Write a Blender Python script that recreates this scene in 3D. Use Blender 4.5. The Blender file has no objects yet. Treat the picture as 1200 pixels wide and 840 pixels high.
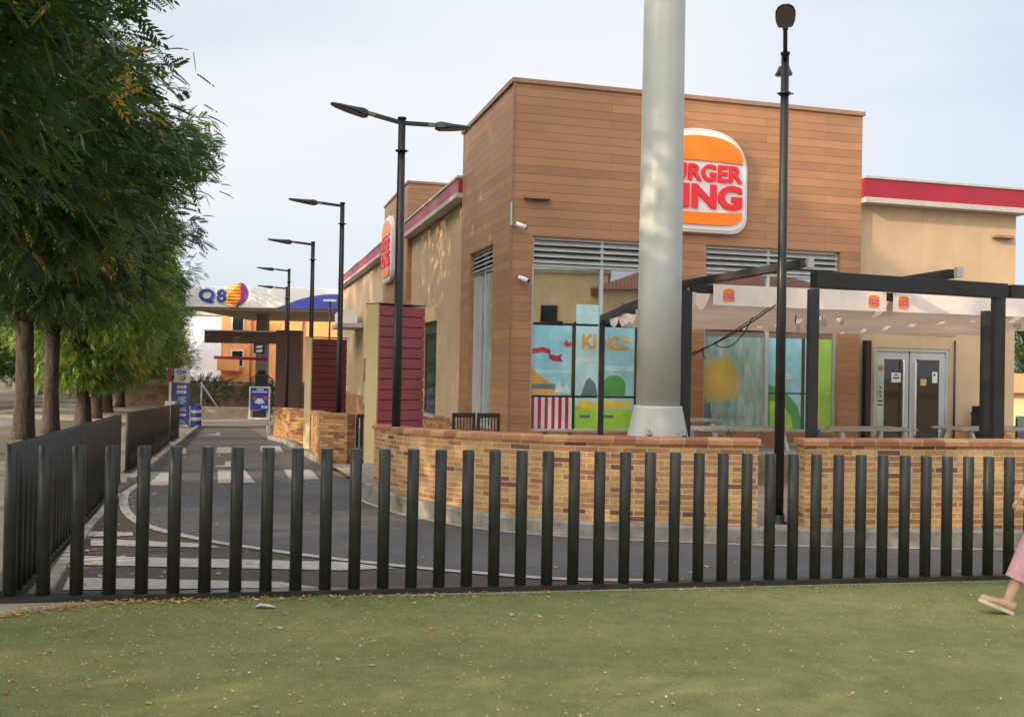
import bpy, bmesh, math, random
import numpy as np
from mathutils import Vector, Matrix
random.seed(7)
PI = math.pi
S = bpy.context.scene
COL = S.collection

# ------------------------------------------------------------------ ground shape
def clip(v, a, b): return max(a, min(b, v))
def G(x, y):
    return .179 - .00745*clip(x, -25, 25) - .031*clip(y, -12, 45)
YAW = 0.26827                       # the restaurant, fence and lane share one grid, turned by this angle
UB = Vector((math.cos(YAW), math.sin(YAW), 0)); VB = Vector((-math.sin(YAW), math.cos(YAW), 0))
def row(a, y): return (-a - .275*y, y)          # a point on a line parallel to the lane

# ------------------------------------------------------------------ materials
MATS = {}
def base_mat(name):
    m = bpy.data.materials.new(name); m.use_nodes = True
    nt = m.node_tree; b = nt.nodes['Principled BSDF']
    MATS[name] = m
    return m, nt, b
def N(nt, t, **kw):
    n = nt.nodes.new(t)
    for k, v in kw.items():
        if k.startswith('i_'):
            key = k[2:]
            key = int(key) if key.isdigit() else key.replace('_', ' ')
            n.inputs[key].default_value = v
        else: setattr(n, k, v)
    return n
def L(nt, a, ai, b, bi): nt.links.new(a.outputs[ai], b.inputs[bi])
def coords(nt, kind='Object'):
    return N(nt, 'ShaderNodeTexCoord'), kind
def rgba(c): return (c[0], c[1], c[2], 1)
def mixc(nt, fac, a, b, mode='MIX'):
    n = N(nt, 'ShaderNodeMix', data_type='RGBA', blend_type=mode)
    for idx, v in ((0, fac), (6, a), (7, b)):
        if isinstance(v, tuple) and len(v) == 2 and hasattr(v[0], 'outputs'): L(nt, v[0], v[1], n, idx)
        elif idx == 0: n.inputs[0].default_value = v
        else: n.inputs[idx].default_value = rgba(v)
    return (n, 2)
def ramp(nt, src, stops, interp='LINEAR'):
    r = N(nt, 'ShaderNodeValToRGB'); r.color_ramp.interpolation = interp
    e = r.color_ramp.elements
    while len(e) < len(stops): e.new(.5)
    for el, (p, c) in zip(e, stops): el.position = p; el.color = rgba(c) if len(c) == 3 else c
    L(nt, src[0], src[1], r, 0)
    return (r, 0)
def noise(nt, tc, scale, detail=4, rough=.55, vec=None, dist=0):
    n = N(nt, 'ShaderNodeTexNoise'); n.inputs['Scale'].default_value = scale
    n.inputs['Detail'].default_value = detail; n.inputs['Roughness'].default_value = rough
    n.inputs['Distortion'].default_value = dist
    if vec: L(nt, vec[0], vec[1], n, 'Vector')
    else: L(nt, tc[0], tc[1], n, 'Vector')
    return n
def mapping(nt, tc, scale=(1,1,1), rot=(0,0,0)):
    mp = N(nt, 'ShaderNodeMapping'); mp.inputs['Scale'].default_value = scale; mp.inputs['Rotation'].default_value = rot
    L(nt, tc[0], tc[1], mp, 'Vector'); return (mp, 0)
def bump(nt, b, src, dist=.01, strength=.5):
    n = N(nt, 'ShaderNodeBump'); n.inputs['Distance'].default_value = dist; n.inputs['Strength'].default_value = strength
    L(nt, src[0], src[1], n, 'Height'); L(nt, n, 0, b, 'Normal'); return n
def pm(name, col, rough=.6, metal=0, var=.15, scale=6, bmp=0, spec=.5, stain=.0, kind='Object', fine=90):
    if name in MATS: return MATS[name]
    m, nt, b = base_mat(name)
    tc = (N(nt, 'ShaderNodeTexCoord'), kind)
    n1 = noise(nt, tc, scale); n2 = noise(nt, tc, fine, 2)
    lo = tuple(max(0, c*(1-var*1.4)) for c in col); hi = tuple(c*(1+var) for c in col)
    c = ramp(nt, (n1, 0), [(.3, lo), (.7, hi)])
    d = ramp(nt, (n2, 0), [(.35, (1-var*.6,)*3), (.65, (1+var*.3,)*3)])
    c = mixc(nt, 1., c, d, 'MULTIPLY')
    if stain:
        n3 = noise(nt, None, 1.1, 6, .65, vec=mapping(nt, tc, (1, 1, .25)))
        s = ramp(nt, (n3, 0), [(.45, (1, 1, 1)), (.75, (1-stain,)*3)])
        c = mixc(nt, 1., c, s, 'MULTIPLY')
    L(nt, c[0], c[1], b, 'Base Color')
    rr = ramp(nt, (n1, 0), [(.3, (clip(rough-.08, .02, 1),)*3), (.7, (clip(rough+.1, .02, 1),)*3)])
    L(nt, rr[0], rr[1], b, 'Roughness')
    b.inputs['Metallic'].default_value = metal
    b.inputs['Specular IOR Level'].default_value = spec
    if bmp: bump(nt, b, (n2, 0), bmp, .5)
    return m
def brick_mat(name, stops, mortar, w=.245, h=.058, ms=.007, off=.5, grime=.25, bdist=.004):
    m, nt, b = base_mat(name)
    tc = (N(nt, 'ShaderNodeTexCoord'), 'UV')
    # slightly wandering courses
    wob = noise(nt, tc, 2.5, 2)
    vv = N(nt, 'ShaderNodeVectorMath', operation='MULTIPLY_ADD')
    L(nt, wob, 1, vv, 0); vv.inputs[1].default_value = (.006, .006, 0); L(nt, tc[0], tc[1], vv, 2)
    bt = N(nt, 'ShaderNodeTexBrick'); bt.offset = off; bt.squash = 1
    for k, v in (('Scale', 1.), ('Mortar Size', ms), ('Mortar Smooth', .25), ('Bias', 0.), ('Brick Width', w), ('Row Height', h)): bt.inputs[k].default_value = v
    bt.inputs['Color1'].default_value = (0, 0, 0, 1); bt.inputs['Color2'].default_value = (1, 1, 1, 1); bt.inputs['Mortar'].default_value = (.5, .5, .5, 1)
    L(nt, vv, 0, bt, 'Vector')
    c = ramp(nt, (bt, 0), stops, 'CONSTANT')
    n1 = noise(nt, tc, 30, 4); n0 = noise(nt, tc, 1.3, 5, .6)
    d = ramp(nt, (n1, 0), [(.3, (.72,)*3), (.7, (1.15,)*3)])
    c = mixc(nt, 1., c, d, 'MULTIPLY')
    c = mixc(nt, (bt, 1), c, mortar)
    g = ramp(nt, (n0, 0), [(.35, (1.05,)*3), (.75, (1-grime,)*3)])
    c = mixc(nt, 1., c, g, 'MULTIPLY')
    L(nt, c[0], c[1], b, 'Base Color'); b.inputs['Roughness'].default_value = .75
    inv = N(nt, 'ShaderNodeMath', operation='SUBTRACT'); inv.inputs[0].default_value = 1; L(nt, bt, 1, inv, 1)
    ad = N(nt, 'ShaderNodeMath', operation='MULTIPLY_ADD'); L(nt, n1, 0, ad, 0); ad.inputs[1].default_value = .35; L(nt, inv, 0, ad, 2)
    bump(nt, b, (ad, 0), bdist, .8)
    return m
YB, OB, BB, DB = (.58, .335, .12), (.50, .255, .09), (.36, .16, .068), (.20, .08, .05)
M_brick = brick_mat('golden brick', [(0, DB), (.05, BB), (.22, OB), (.46, YB), (.70, (.50, .26, .09)), (.85, (.60, .37, .15))], (.60, .50, .38), ms=.0055, grime=.3)
M_brick_dark = brick_mat('brown brick', [(0, DB), (.12, BB), (.42, OB), (.74, YB)], (.25, .17, .11), h=.06)
M_cap = brick_mat('brick coping', [(0, (.3, .12, .06)), (.25, (.42, .19, .09)), (.6, (.5, .28, .13))], (.4, .33, .25), w=.24, h=.5, ms=.005, off=0)
M_cap2 = M_cap
def wood_mat(name, col, w=3.4, h=.166):
    m, nt, b = base_mat(name)
    tc = (N(nt, 'ShaderNodeTexCoord'), 'UV')
    bt = N(nt, 'ShaderNodeTexBrick'); bt.offset = .41
    for k, v in (('Scale', 1.), ('Mortar Size', .0038), ('Mortar Smooth', .4), ('Bias', 0.), ('Brick Width', w), ('Row Height', h)): bt.inputs[k].default_value = v
    bt.inputs['Color1'].default_value = rgba(tuple(c*.86 for c in col)); bt.inputs['Color2'].default_value = rgba(tuple(c*1.12 for c in col)); bt.inputs['Mortar'].default_value = rgba(tuple(c*.45 for c in col))
    L(nt, tc[0], tc[1], bt, 'Vector')
    g = noise(nt, None, 9, 6, .6, vec=mapping(nt, tc, (.35, 9, 1)))
    gr = ramp(nt, (g, 0), [(.3, (.80, .78, .76)), (.7, (1.14, 1.12, 1.1))])
    c = mixc(nt, 1., (bt, 0), gr, 'MULTIPLY')
    n0 = noise(nt, tc, .7, 5, .6)
    w_ = ramp(nt, (n0, 0), [(.3, (.9, .88, .88)), (.72, (1.1, 1.08, 1.04))])
    c = mixc(nt, 1., c, w_, 'MULTIPLY')
    L(nt, c[0], c[1], b, 'Base Color'); b.inputs['Roughness'].default_value = .5
    inv = N(nt, 'ShaderNodeMath', operation='SUBTRACT'); inv.inputs[0].default_value = 1; L(nt, bt, 1, inv, 1)
    bump(nt, b, (inv, 0), .006, .7)
    return m
M_wood = wood_mat('wood cladding', (.355, .188, .098))
def panel_mat(name, col, w, h):
    m, nt, b = base_mat(name); tc = (N(nt, 'ShaderNodeTexCoord'), 'UV')
    bt = N(nt, 'ShaderNodeTexBrick'); bt.offset = 0.
    for k, v in (('Scale', 1.), ('Mortar Size', .006), ('Mortar Smooth', .5), ('Brick Width', w), ('Row Height', h)): bt.inputs[k].default_value = v
    bt.inputs['Color1'].default_value = rgba(tuple(c*.97 for c in col)); bt.inputs['Color2'].default_value = rgba(tuple(c*1.03 for c in col)); bt.inputs['Mortar'].default_value = rgba(tuple(c*.78 for c in col))
    L(nt, tc[0], tc[1], bt, 'Vector')
    n1 = noise(nt, tc, 1.1, 6, .6); n2 = noise(nt, None, 1.6, 6, .65, vec=mapping(nt, tc, (.8, .16, 1))); n3 = noise(nt, tc, 60, 3, .6)
    c = (bt, 0)
    for src, st in ((n1, [(.3, (1.06,)*3), (.72, (.88, .87, .86))]), (n2, [(.5, (1, 1, 1)), (.8, (.86, .845, .83))]), (n3, [(.3, (.94,)*3), (.7, (1.05,)*3)])):
        c = mixc(nt, 1., c, ramp(nt, (src, 0), st), 'MULTIPLY')
    L(nt, c[0], c[1], b, 'Base Color'); b.inputs['Roughness'].default_value = .85
    bump(nt, b, (n3, 0), .003, .4); return m
M_render = panel_mat('tan render', (.50, .365, .238), 3.1, 2.44)
M_cream = pm('cream panel', (.60, .47, .24), .6, var=.06, scale=2)
M_redband = pm('red band', (.28, .013, .032), .4, var=.12, scale=1)
M_maroon = pm('maroon boards', (.27, .055, .075), .5, var=.14, scale=2.2, stain=.2)
M_maroon2 = pm('dark maroon boards', (.15, .028, .03), .5, var=.14, scale=2.2)
M_groove = pm('dark groove', (.05, .012, .012), .8)
M_alu = pm('aluminium', (.50, .52, .53), .42, metal=.35, var=.06, scale=3)
M_grey = pm('grey flashing', (.42, .39, .38), .55, var=.08)
M_coping = pm('brown coping', (.30, .17, .11), .5, var=.1)
M_black = pm('black steel', (.018, .018, .019), .42, var=.2, scale=5, spec=.5, stain=.2)
M_post = pm('anthracite paint', (.031, .033, .031), .38, var=.22, scale=7, spec=.5, stain=.25, fine=160)
M_pergola = pm('black pergola steel', (.016, .016, .017), .5, var=.35, scale=9, stain=.3)
M_lampblack = pm('lamp black', (.013, .013, .014), .35, var=.2, scale=5)
M_lampgrey = pm('lamp underside grey', (.17, .155, .145), .5, var=.08)
M_pole = pm('pale grey pole paint', (.47, .49, .48), .36, var=.05, scale=2.5, spec=.5, stain=.10)
M_white = pm('white paint', (.72, .71, .70), .5, var=.05)
M_signwhite = pm('sign white', (.78, .76, .78), .35, var=.02)
M_orange = pm('sign orange', (.98, .22, .008), .35, var=.02)
M_red = pm('sign red', (.83, .02, .03), .35, var=.03)
def fabric_mat():
    m, nt, b = base_mat('awning fabric'); out = nt.nodes['Material Output']; tc = (N(nt, 'ShaderNodeTexCoord'), 'Object')
    n = noise(nt, tc, 1.5, 5, .6); c = ramp(nt, (n, 0), [(.3, (.56, .42, .34)), (.7, (.64, .50, .41))])
    L(nt, c[0], c[1], b, 'Base Color'); b.inputs['Roughness'].default_value = .9
    tl = N(nt, 'ShaderNodeBsdfTranslucent'); L(nt, c[0], c[1], tl, 0)
    mx = N(nt, 'ShaderNodeMixShader'); mx.inputs[0].default_value = .38; L(nt, b, 0, mx, 1); L(nt, tl, 0, mx, 2); L(nt, mx, 0, out, 0)
    return m
M_fabric = fabric_mat()
M_skin = pm('skin', (.58, .34, .24), .5, var=.06)
M_pink = pm('pink cotton', (.64, .34, .42), .85, var=.14, scale=9, bmp=.004, fine=24)
M_burg = pm('burgundy knit', (.22, .02, .05), .85, var=.12, scale=14)
M_shoe = pm('beige suede', (.52, .34, .22), .85, var=.16, scale=30, bmp=.002)
M_sole = pm('cream sole', (.62, .55, .45), .7, var=.06)
M_hair = pm('brown hair', (.06, .03, .018), .5, var=.3, scale=30)
M_yellow = pm('yellow paper', (.70, .45, .08), .7, var=.1)
M_darkint = pm('dark interior', (.05, .045, .04), .8)
M_brownint = pm('brown interior panel', (.14, .055, .03), .6)
M_blue = pm('deep blue plastic', (.03, .06, .36), .4, var=.08)
M_fasc = pm('pale grey fascia', (.72, .72, .72), .45, var=.04)
M_soffit = pm('beige soffit', (.36, .30, .25), .8, var=.1)
M_archblue = pm('violet blue fascia', (.065, .075, .46), .4, var=.06)
M_lettblue = pm('letter blue', (.02, .06, .38), .4, var=.05)
M_purple = pm('violet', (.22, .035, .22), .4, var=.05)
M_gold = pm('golden yellow', (.80, .42, .02), .4, var=.05)
M_paleyel = pm('pale yellow', (.85, .72, .38), .4, var=.05)
M_sred = pm('flame red', (.62, .06, .012), .4, var=.05)
M_brown = pm('dark brown metal', (.085, .04, .027), .5, var=.1)
M_concrete = pm('pale concrete', (.40, .34, .27), .9, var=.14, scale=2.5, bmp=.003, stain=.2)
M_kerb = pm('grey kerb stone', (.31, .29, .26), .85, var=.32, scale=4, bmp=.006, stain=.5)
M_orangebld = pm('orange brick facade', (.80, .345, .13), .85, var=.1, scale=.6, kind='UV', stain=.1)
M_glassdark = pm('dark window glass', (.02, .025, .03), .08, var=.1, spec=.8)
M_cable = pm('black cable', (.01, .01, .01), .5)
M_bark = None

def glass_mat(name, tint, fac):
    m, nt, b = base_mat(name)
    nt.nodes.remove(b)
    out = nt.nodes['Material Output']
    tr = N(nt, 'ShaderNodeBsdfTransparent'); tr.inputs[0].default_value = rgba(tint)
    gl = N(nt, 'ShaderNodeBsdfGlossy'); gl.inputs['Roughness'].default_value = .015; gl.inputs[0].default_value = (.9, .93, .95, 1)
    lw = N(nt, 'ShaderNodeFresnel'); lw.inputs[0].default_value = 1.45
    ad = N(nt, 'ShaderNodeMath', operation='ADD'); ad.use_clamp = True; L(nt, lw, 0, ad, 0); ad.inputs[1].default_value = fac
    tcn = N(nt, 'ShaderNodeTexCoord'); nz = N(nt, 'ShaderNodeTexNoise'); nz.inputs['Scale'].default_value = .8; L(nt, tcn, 'Object', nz, 0)
    bp = N(nt, 'ShaderNodeBump'); bp.inputs['Distance'].default_value = .003; bp.inputs['Strength'].default_value = .25; L(nt, nz, 0, bp, 'Height'); L(nt, bp, 0, gl, 'Normal')
    mx = N(nt, 'ShaderNodeMixShader'); L(nt, ad, 0, mx, 0); L(nt, tr, 0, mx, 1); L(nt, gl, 0, mx, 2); L(nt, mx, 0, out, 0)
    return m
M_glass = glass_mat('shop glass', (.82, .86, .86), .42)
M_glass_door = glass_mat('door glass', (.72, .74, .74), .05)

def leaf_mat(name, cols, yellow, trans=.42):
    m, nt, b = base_mat(name)
    out = nt.nodes['Material Output']
    uv = N(nt, 'ShaderNodeUVMap'); sp = N(nt, 'ShaderNodeSeparateXYZ'); L(nt, uv, 0, sp, 0)
    c = ramp(nt, (sp, 0), [(0, cols[0]), (.45, cols[1]), (.9, cols[2]), (1-yellow, cols[2]), (min(1, 1-yellow+.005), (.42, .26, .03)), (1., (.5, .3, .05))])
    L(nt, c[0], c[1], b, 'Base Color'); b.inputs['Roughness'].default_value = .36; b.inputs['Specular IOR Level'].default_value = .7
    tl = N(nt, 'ShaderNodeBsdfTranslucent'); br = mixc(nt, 1., c, (1.6, 1.75, .7), 'MULTIPLY'); L(nt, br[0], br[1], tl, 0)
    mx = N(nt, 'ShaderNodeMixShader'); mx.inputs[0].default_value = trans
    L(nt, b, 0, mx, 1); L(nt, tl, 0, mx, 2); L(nt, mx, 0, out, 0)
    return m
M_leaf = leaf_mat('tree leaves', [(.020, .046, .019), (.042, .086, .028), (.095, .155, .040)], .03)
M_leaf2 = leaf_mat('yellowing leaves', [(.040, .084, .021), (.100, .162, .030), (.235, .275, .044)], .06)
M_shrub = leaf_mat('shrub leaves', [(.03, .06, .018), (.06, .11, .03), (.10, .15, .04)], .03, .25)
M_litter = leaf_mat('dry leaves', [(.52, .24, .04), (.72, .44, .09), (.78, .66, .44)], .02, .1)
def bark_mat():
    m, nt, b = base_mat('bark')
    tc = (N(nt, 'ShaderNodeTexCoord'), 'Object')
    n = noise(nt, None, 7, 6, .7, vec=mapping(nt, tc, (2.2, 2.2, .35)), dist=.4)
    c = ramp(nt, (n, 0), [(.33, (.016, .012, .009)), (.55, (.055, .040, .030)), (.75, (.13, .097, .072))])
    L(nt, c[0], c[1], b, 'Base Color'); b.inputs['Roughness'].default_value = .95
    bump(nt, b, (n, 0), .04, .9); return m
M_bark = bark_mat()
def asphalt(name, col, warm=0., speck=.35, patch=None):
    m, nt, b = base_mat(name)
    tc = (N(nt, 'ShaderNodeTexCoord'), 'Object')
    n1 = noise(nt, tc, .55, 6, .62); n2 = noise(nt, tc, 140, 2, .7); n3 = noise(nt, tc, 4, 5, .7)
    c = ramp(nt, (n1, 0), [(.3, tuple(x*.74 for x in col)), (.55, col), (.75, tuple(x*1.22 for x in col))])
    s = ramp(nt, (n2, 0), [(.32, (1-speck,)*3), (.68, (1+speck*.8,)*3)])
    c = mixc(nt, 1., c, s, 'MULTIPLY')
    t = ramp(nt, (n3, 0), [(.42, (1, 1, 1)), (.7, (.78, .76, .74))])
    c = mixc(nt, 1., c, t, 'MULTIPLY')
    if patch:
        n4 = noise(nt, tc, .45, 3, .5)
        f = ramp(nt, (n4, 0), [(.56, (0, 0, 0)), (.70, (.7, .7, .7))])
        c = mixc(nt, f, c, patch)
    L(nt, c[0], c[1], b, 'Base Color'); b.inputs['Roughness'].default_value = .85
    bump(nt, b, (n2, 0), .004, .6); return m
M_lane = asphalt('lane asphalt', (.112, .110, .120), patch=(.145, .10, .085))
M_apron = asphalt('brown asphalt', (.095, .075, .067))
M_ground = asphalt('earth', (.22, .17, .115), speck=.3)
M_dirt = asphalt('dry earth verge', (.125, .105, .085), speck=.3)
M_avenue = asphalt('avenue asphalt', (.17, .165, .165))
def paving(name, col, w=.4, h=.4, mort=(.2, .18, .16)):
    m, nt, b = base_mat(name)
    tc = (N(nt, 'ShaderNodeTexCoord'), 'Object')
    bt = N(nt, 'ShaderNodeTexBrick'); bt.offset = 0.5
    for k, v in (('Scale', 1.), ('Mortar Size', .006), ('Brick Width', w), ('Row Height', h)): bt.inputs[k].default_value = v
    bt.inputs['Color1'].default_value = rgba(tuple(c*.85 for c in col)); bt.inputs['Color2'].default_value = rgba(tuple(c*1.1 for c in col)); bt.inputs['Mortar'].default_value = rgba(mort)
    mp = mapping(nt, tc, (1, 1, 1), (0, 0, -YAW)); L(nt, mp[0], mp[1], bt, 'Vector')
    n0 = noise(nt, tc, 1.2, 6, .65); g = ramp(nt, (n0, 0), [(.3, (1.1,)*3), (.75, (.7, .68, .66))])
    n2 = noise(nt, tc, 120, 2); s = ramp(nt, (n2, 0), [(.3, (.8,)*3), (.7, (1.15,)*3)])
    c = mixc(nt, 1., (bt, 0), g, 'MULTIPLY'); c = mixc(nt, 1., c, s, 'MULTIPLY')
    L(nt, c[0], c[1], b, 'Base Color'); b.inputs['Roughness'].default_value = .85
    return m
M_pave = paving('pavement tiles', (.23, .215, .20))
M_terrace = paving('terrace tiles', (.36, .31, .26), .3, .3)
def marking_mat():
    m, nt, b = base_mat('worn road paint')
    tc = (N(nt, 'ShaderNodeTexCoord'), 'Object')
    n1 = noise(nt, tc, 9, 6, .7); n2 = noise(nt, tc, 120, 2)
    f = ramp(nt, (n1, 0), [(.30, (.22, .20, .19)), (.42, (.42, .40, .37)), (.7, (.52, .49, .46))])
    s = ramp(nt, (n2, 0), [(.3, (.75,)*3), (.7, (1.1,)*3)])
    c = mixc(nt, 1., f, s, 'MULTIPLY')
    L(nt, c[0], c[1], b, 'Base Color'); b.inputs['Roughness'].default_value = .8
    return m
M_paint = marking_mat()
def turf_mat():
    m, nt, b = base_mat('artificial turf')
    tc = (N(nt, 'ShaderNodeTexCoord'), 'Object')
    big = noise(nt, None, .5, 5, .6, vec=mapping(nt, tc, (.6, 1.6, 1)))
    mid = noise(nt, tc, 6, 5, .65)
    fib = noise(nt, None, 130, 3, .7, vec=mapping(nt, tc, (1.2, .55, 1)))
    c = ramp(nt, (big, 0), [(.30, (.172, .195, .072)), (.50, (.222, .232, .092)), (.68, (.290, .280, .112))])
    d = ramp(nt, (mid, 0), [(.3, (.8, .82, .78)), (.7, (1.15, 1.12, 1.15))])
    c = mixc(nt, 1., c, d, 'MULTIPLY')
    e = ramp(nt, (fib, 0), [(.30, (.70, .72, .66)), (.52, (1, 1, 1)), (.74, (1.28, 1.25, 1.3))])
    c = mixc(nt, 1., c, e, 'MULTIPLY')
    L(nt, c[0], c[1], b, 'Base Color'); b.inputs['Roughness'].default_value = .9; b.inputs['Specular IOR Level'].default_value = .2
    bump(nt, b, (fib, 0), .006, .7); return m
M_turf = turf_mat()
def blade_mat():
    m, nt, b = base_mat('turf fibres')
    uv = N(nt, 'ShaderNodeUVMap'); sp = N(nt, 'ShaderNodeSeparateXYZ'); L(nt, uv, 0, sp, 0)
    c = ramp(nt, (sp, 0), [(0, (.075, .125, .020)), (.35, (.125, .172, .038)), (.65, (.205, .22, .085)), (1, (.275, .265, .115))])
    L(nt, c[0], c[1], b, 'Base Color'); b.inputs['Roughness'].default_value = .7
    return m
M_blade = blade_mat()
def stone_mat():
    m, nt, b = base_mat('rubble wall with graffiti')
    tc = (N(nt, 'ShaderNodeTexCoord'), 'UV')
    v = N(nt, 'ShaderNodeTexVoronoi'); v.inputs['Scale'].default_value = 3.; L(nt, tc[0], tc[1], v, 'Vector')
    c = ramp(nt, (v, 1), [(.2, (.20, .12, .07)), (.5, (.30, .19, .12)), (.8, (.24, .17, .13))])
    # sprayed scrawl: a wavy band of white
    n = noise(nt, tc, 2.4, 4, .6, dist=2.5)
    f = ramp(nt, (n, 0), [(.47, (0, 0, 0)), (.5, (1, 1, 1)), (.58, (1, 1, 1)), (.62, (0, 0, 0))])
    sx = N(nt, 'ShaderNodeSeparateXYZ'); L(nt, tc[0], tc[1], sx, 0)
    fx = ramp(nt, (sx, 1), [(.2, (0, 0, 0)), (.3, (1, 1, 1)), (.85, (1, 1, 1)), (.95, (0, 0, 0))])
    f = mixc(nt, 1., f, fx, 'MULTIPLY')
    c = mixc(nt, f, c, (.45, .44, .46))
    L(nt, c[0], c[1], b, 'Base Color'); b.inputs['Roughness'].default_value = .9
    return m
M_stone = stone_mat()
def tile_mat():
    m, nt, b = base_mat('clay roof tiles')
    tc = (N(nt, 'ShaderNodeTexCoord'), 'UV')
    w = N(nt, 'ShaderNodeTexWave'); w.inputs['Scale'].default_value = 1.3; w.inputs['Distortion'].default_value = .5; L(nt, tc[0], tc[1], w, 'Vector')
    c = ramp(nt, (w, 0), [(.2, (.10, .05, .035)), (.8, (.24, .11, .07))])
    L(nt, c[0], c[1], b, 'Base Color'); b.inputs['Roughness'].default_value = .85
    return m
M_tile = tile_mat()
M_housewall = pm('cream house wall', (.62, .50, .30), .9, var=.08, scale=1, kind='UV')

# ------------------------------------------------------------------ mesh builder
class MB:
    def __init__(s): s.v = []; s.f = []; s.uv = []; s.mi = []; s.sm = []
    def add(s, verts, faces, uvs=None, mi=0, smooth=False):
        o = len(s.v); s.v += [tuple(p) for p in verts]
        for i, f in enumerate(faces):
            s.f.append(tuple(k+o for k in f)); s.uv.append(uvs[i] if uvs else None); s.mi.append(mi); s.sm.append(smooth)
        return s
    def box(s, x0, x1, y0, y1, z0, z1, mi=0, M=None):
        p = [(x0,y0,z0),(x1,y0,z0),(x1,y1,z0),(x0,y1,z0),(x0,y0,z1),(x1,y0,z1),(x1,y1,z1),(x0,y1,z1)]
        if M: p = [M @ Vector(q) for q in p]
        return s.add(p, [(0,3,2,1),(4,5,6,7),(0,1,5,4),(1,2,6,5),(2,3,7,6),(3,0,4,7)], mi=mi)
    def bar(s, a, b, w, h, mi=0, up=(0,0,1)):
        a, b = Vector(a), Vector(b); d = b-a; ln = d.length; d.normalize()
        side = d.cross(Vector(up))
        if side.length < 1e-4: side = Vector((1,0,0))
        side.normalize(); u = side.cross(d)
        p = []
        for q in (a, b):
            for sx, sz in ((-1,-1),(1,-1),(1,1),(-1,1)): p.append(q + side*sx*w/2 + u*sz*h/2)
        return s.add(p, [(3,2,1,0),(4,5,6,7),(0,1,5,4),(1,2,6,5),(2,3,7,6),(3,0,4,7)], mi=mi)
    def tube(s, pts, rad, n=10, mi=0, smooth=True, cap=True, flat=1.):
        pts = [Vector(p) for p in pts]
        if not hasattr(rad, '__len__'): rad = [rad]*len(pts)
        vs = []; fs = []; ref = None
        for i, p in enumerate(pts):
            d = (pts[min(i+1, len(pts)-1)] - pts[max(i-1, 0)]).normalized()
            if ref is None:
                ref = Vector((1,0,0)) if abs(d.x) < .9 else Vector((0,1,0))
            a = (ref - d*ref.dot(d)).normalized(); b = d.cross(a); ref = a
            for k in range(n):
                t = 2*PI*k/n; vs.append(p + (a*math.cos(t) + b*math.sin(t)*flat)*rad[i])
        for i in range(len(pts)-1):
            for k in range(n):
                k2 = (k+1) % n; fs.append((i*n+k, i*n+k2, (i+1)*n+k2, (i+1)*n+k))
        s.add(vs, fs, mi=mi, smooth=smooth)
        if cap:
            s.add(vs[:n], [tuple(reversed(range(n)))], mi=mi); s.add(vs[-n:], [tuple(range(n))], mi=mi)
        return s
    def poly(s, pts, mi=0): return s.add(pts, [tuple(range(len(pts)))], mi=mi)
    def prism(s, pts, d, mi=0):
        """flat outline pts (3D) pushed along vector d"""
        d = Vector(d); n = len(pts); a = [Vector(p) for p in pts]; b = [p+d for p in a]
        fs = [tuple(reversed(range(n))), tuple(range(n, 2*n))] + [(i, (i+1) % n, n+(i+1) % n, n+i) for i in range(n)]
        return s.add(a+b, fs, mi=mi)
    def lathe(s, c, prof, n=24, mi=0, smooth=True):
        vs = []; fs = []
        for r, z in prof:
            for k in range(n):
                t = 2*PI*k/n; vs.append((c[0]+r*math.cos(t), c[1]+r*math.sin(t), c[2]+z))
        for i in range(len(prof)-1):
            for k in range(n): fs.append((i*n+k, i*n+(k+1) % n, (i+1)*n+(k+1) % n, (i+1)*n+k))
        s.add(vs, fs, mi=mi, smooth=smooth)
        s.add(vs[:n], [tuple(reversed(range(n)))], mi=mi); s.add(vs[-n:], [tuple(range(n))], mi=mi)
        return s
    def blob(s, c, r, n=14, m=9, mi=0):
        vs = []; fs = []
        for i in range(m+1):
            ph = PI*i/m
            for k in range(n):
                t = 2*PI*k/n; vs.append((c[0]+r[0]*math.sin(ph)*math.cos(t), c[1]+r[1]*math.sin(ph)*math.sin(t), c[2]-r[2]*math.cos(ph)))
        for i in range(m):
            for k in range(n): fs.append((i*n+k, i*n+(k+1) % n, (i+1)*n+(k+1) % n, (i+1)*n+k))
        return s.add(vs, fs, mi=mi, smooth=True)
    def move(s, M):
        s.v = [tuple(M @ Vector(p)) for p in s.v]; return s

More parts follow.
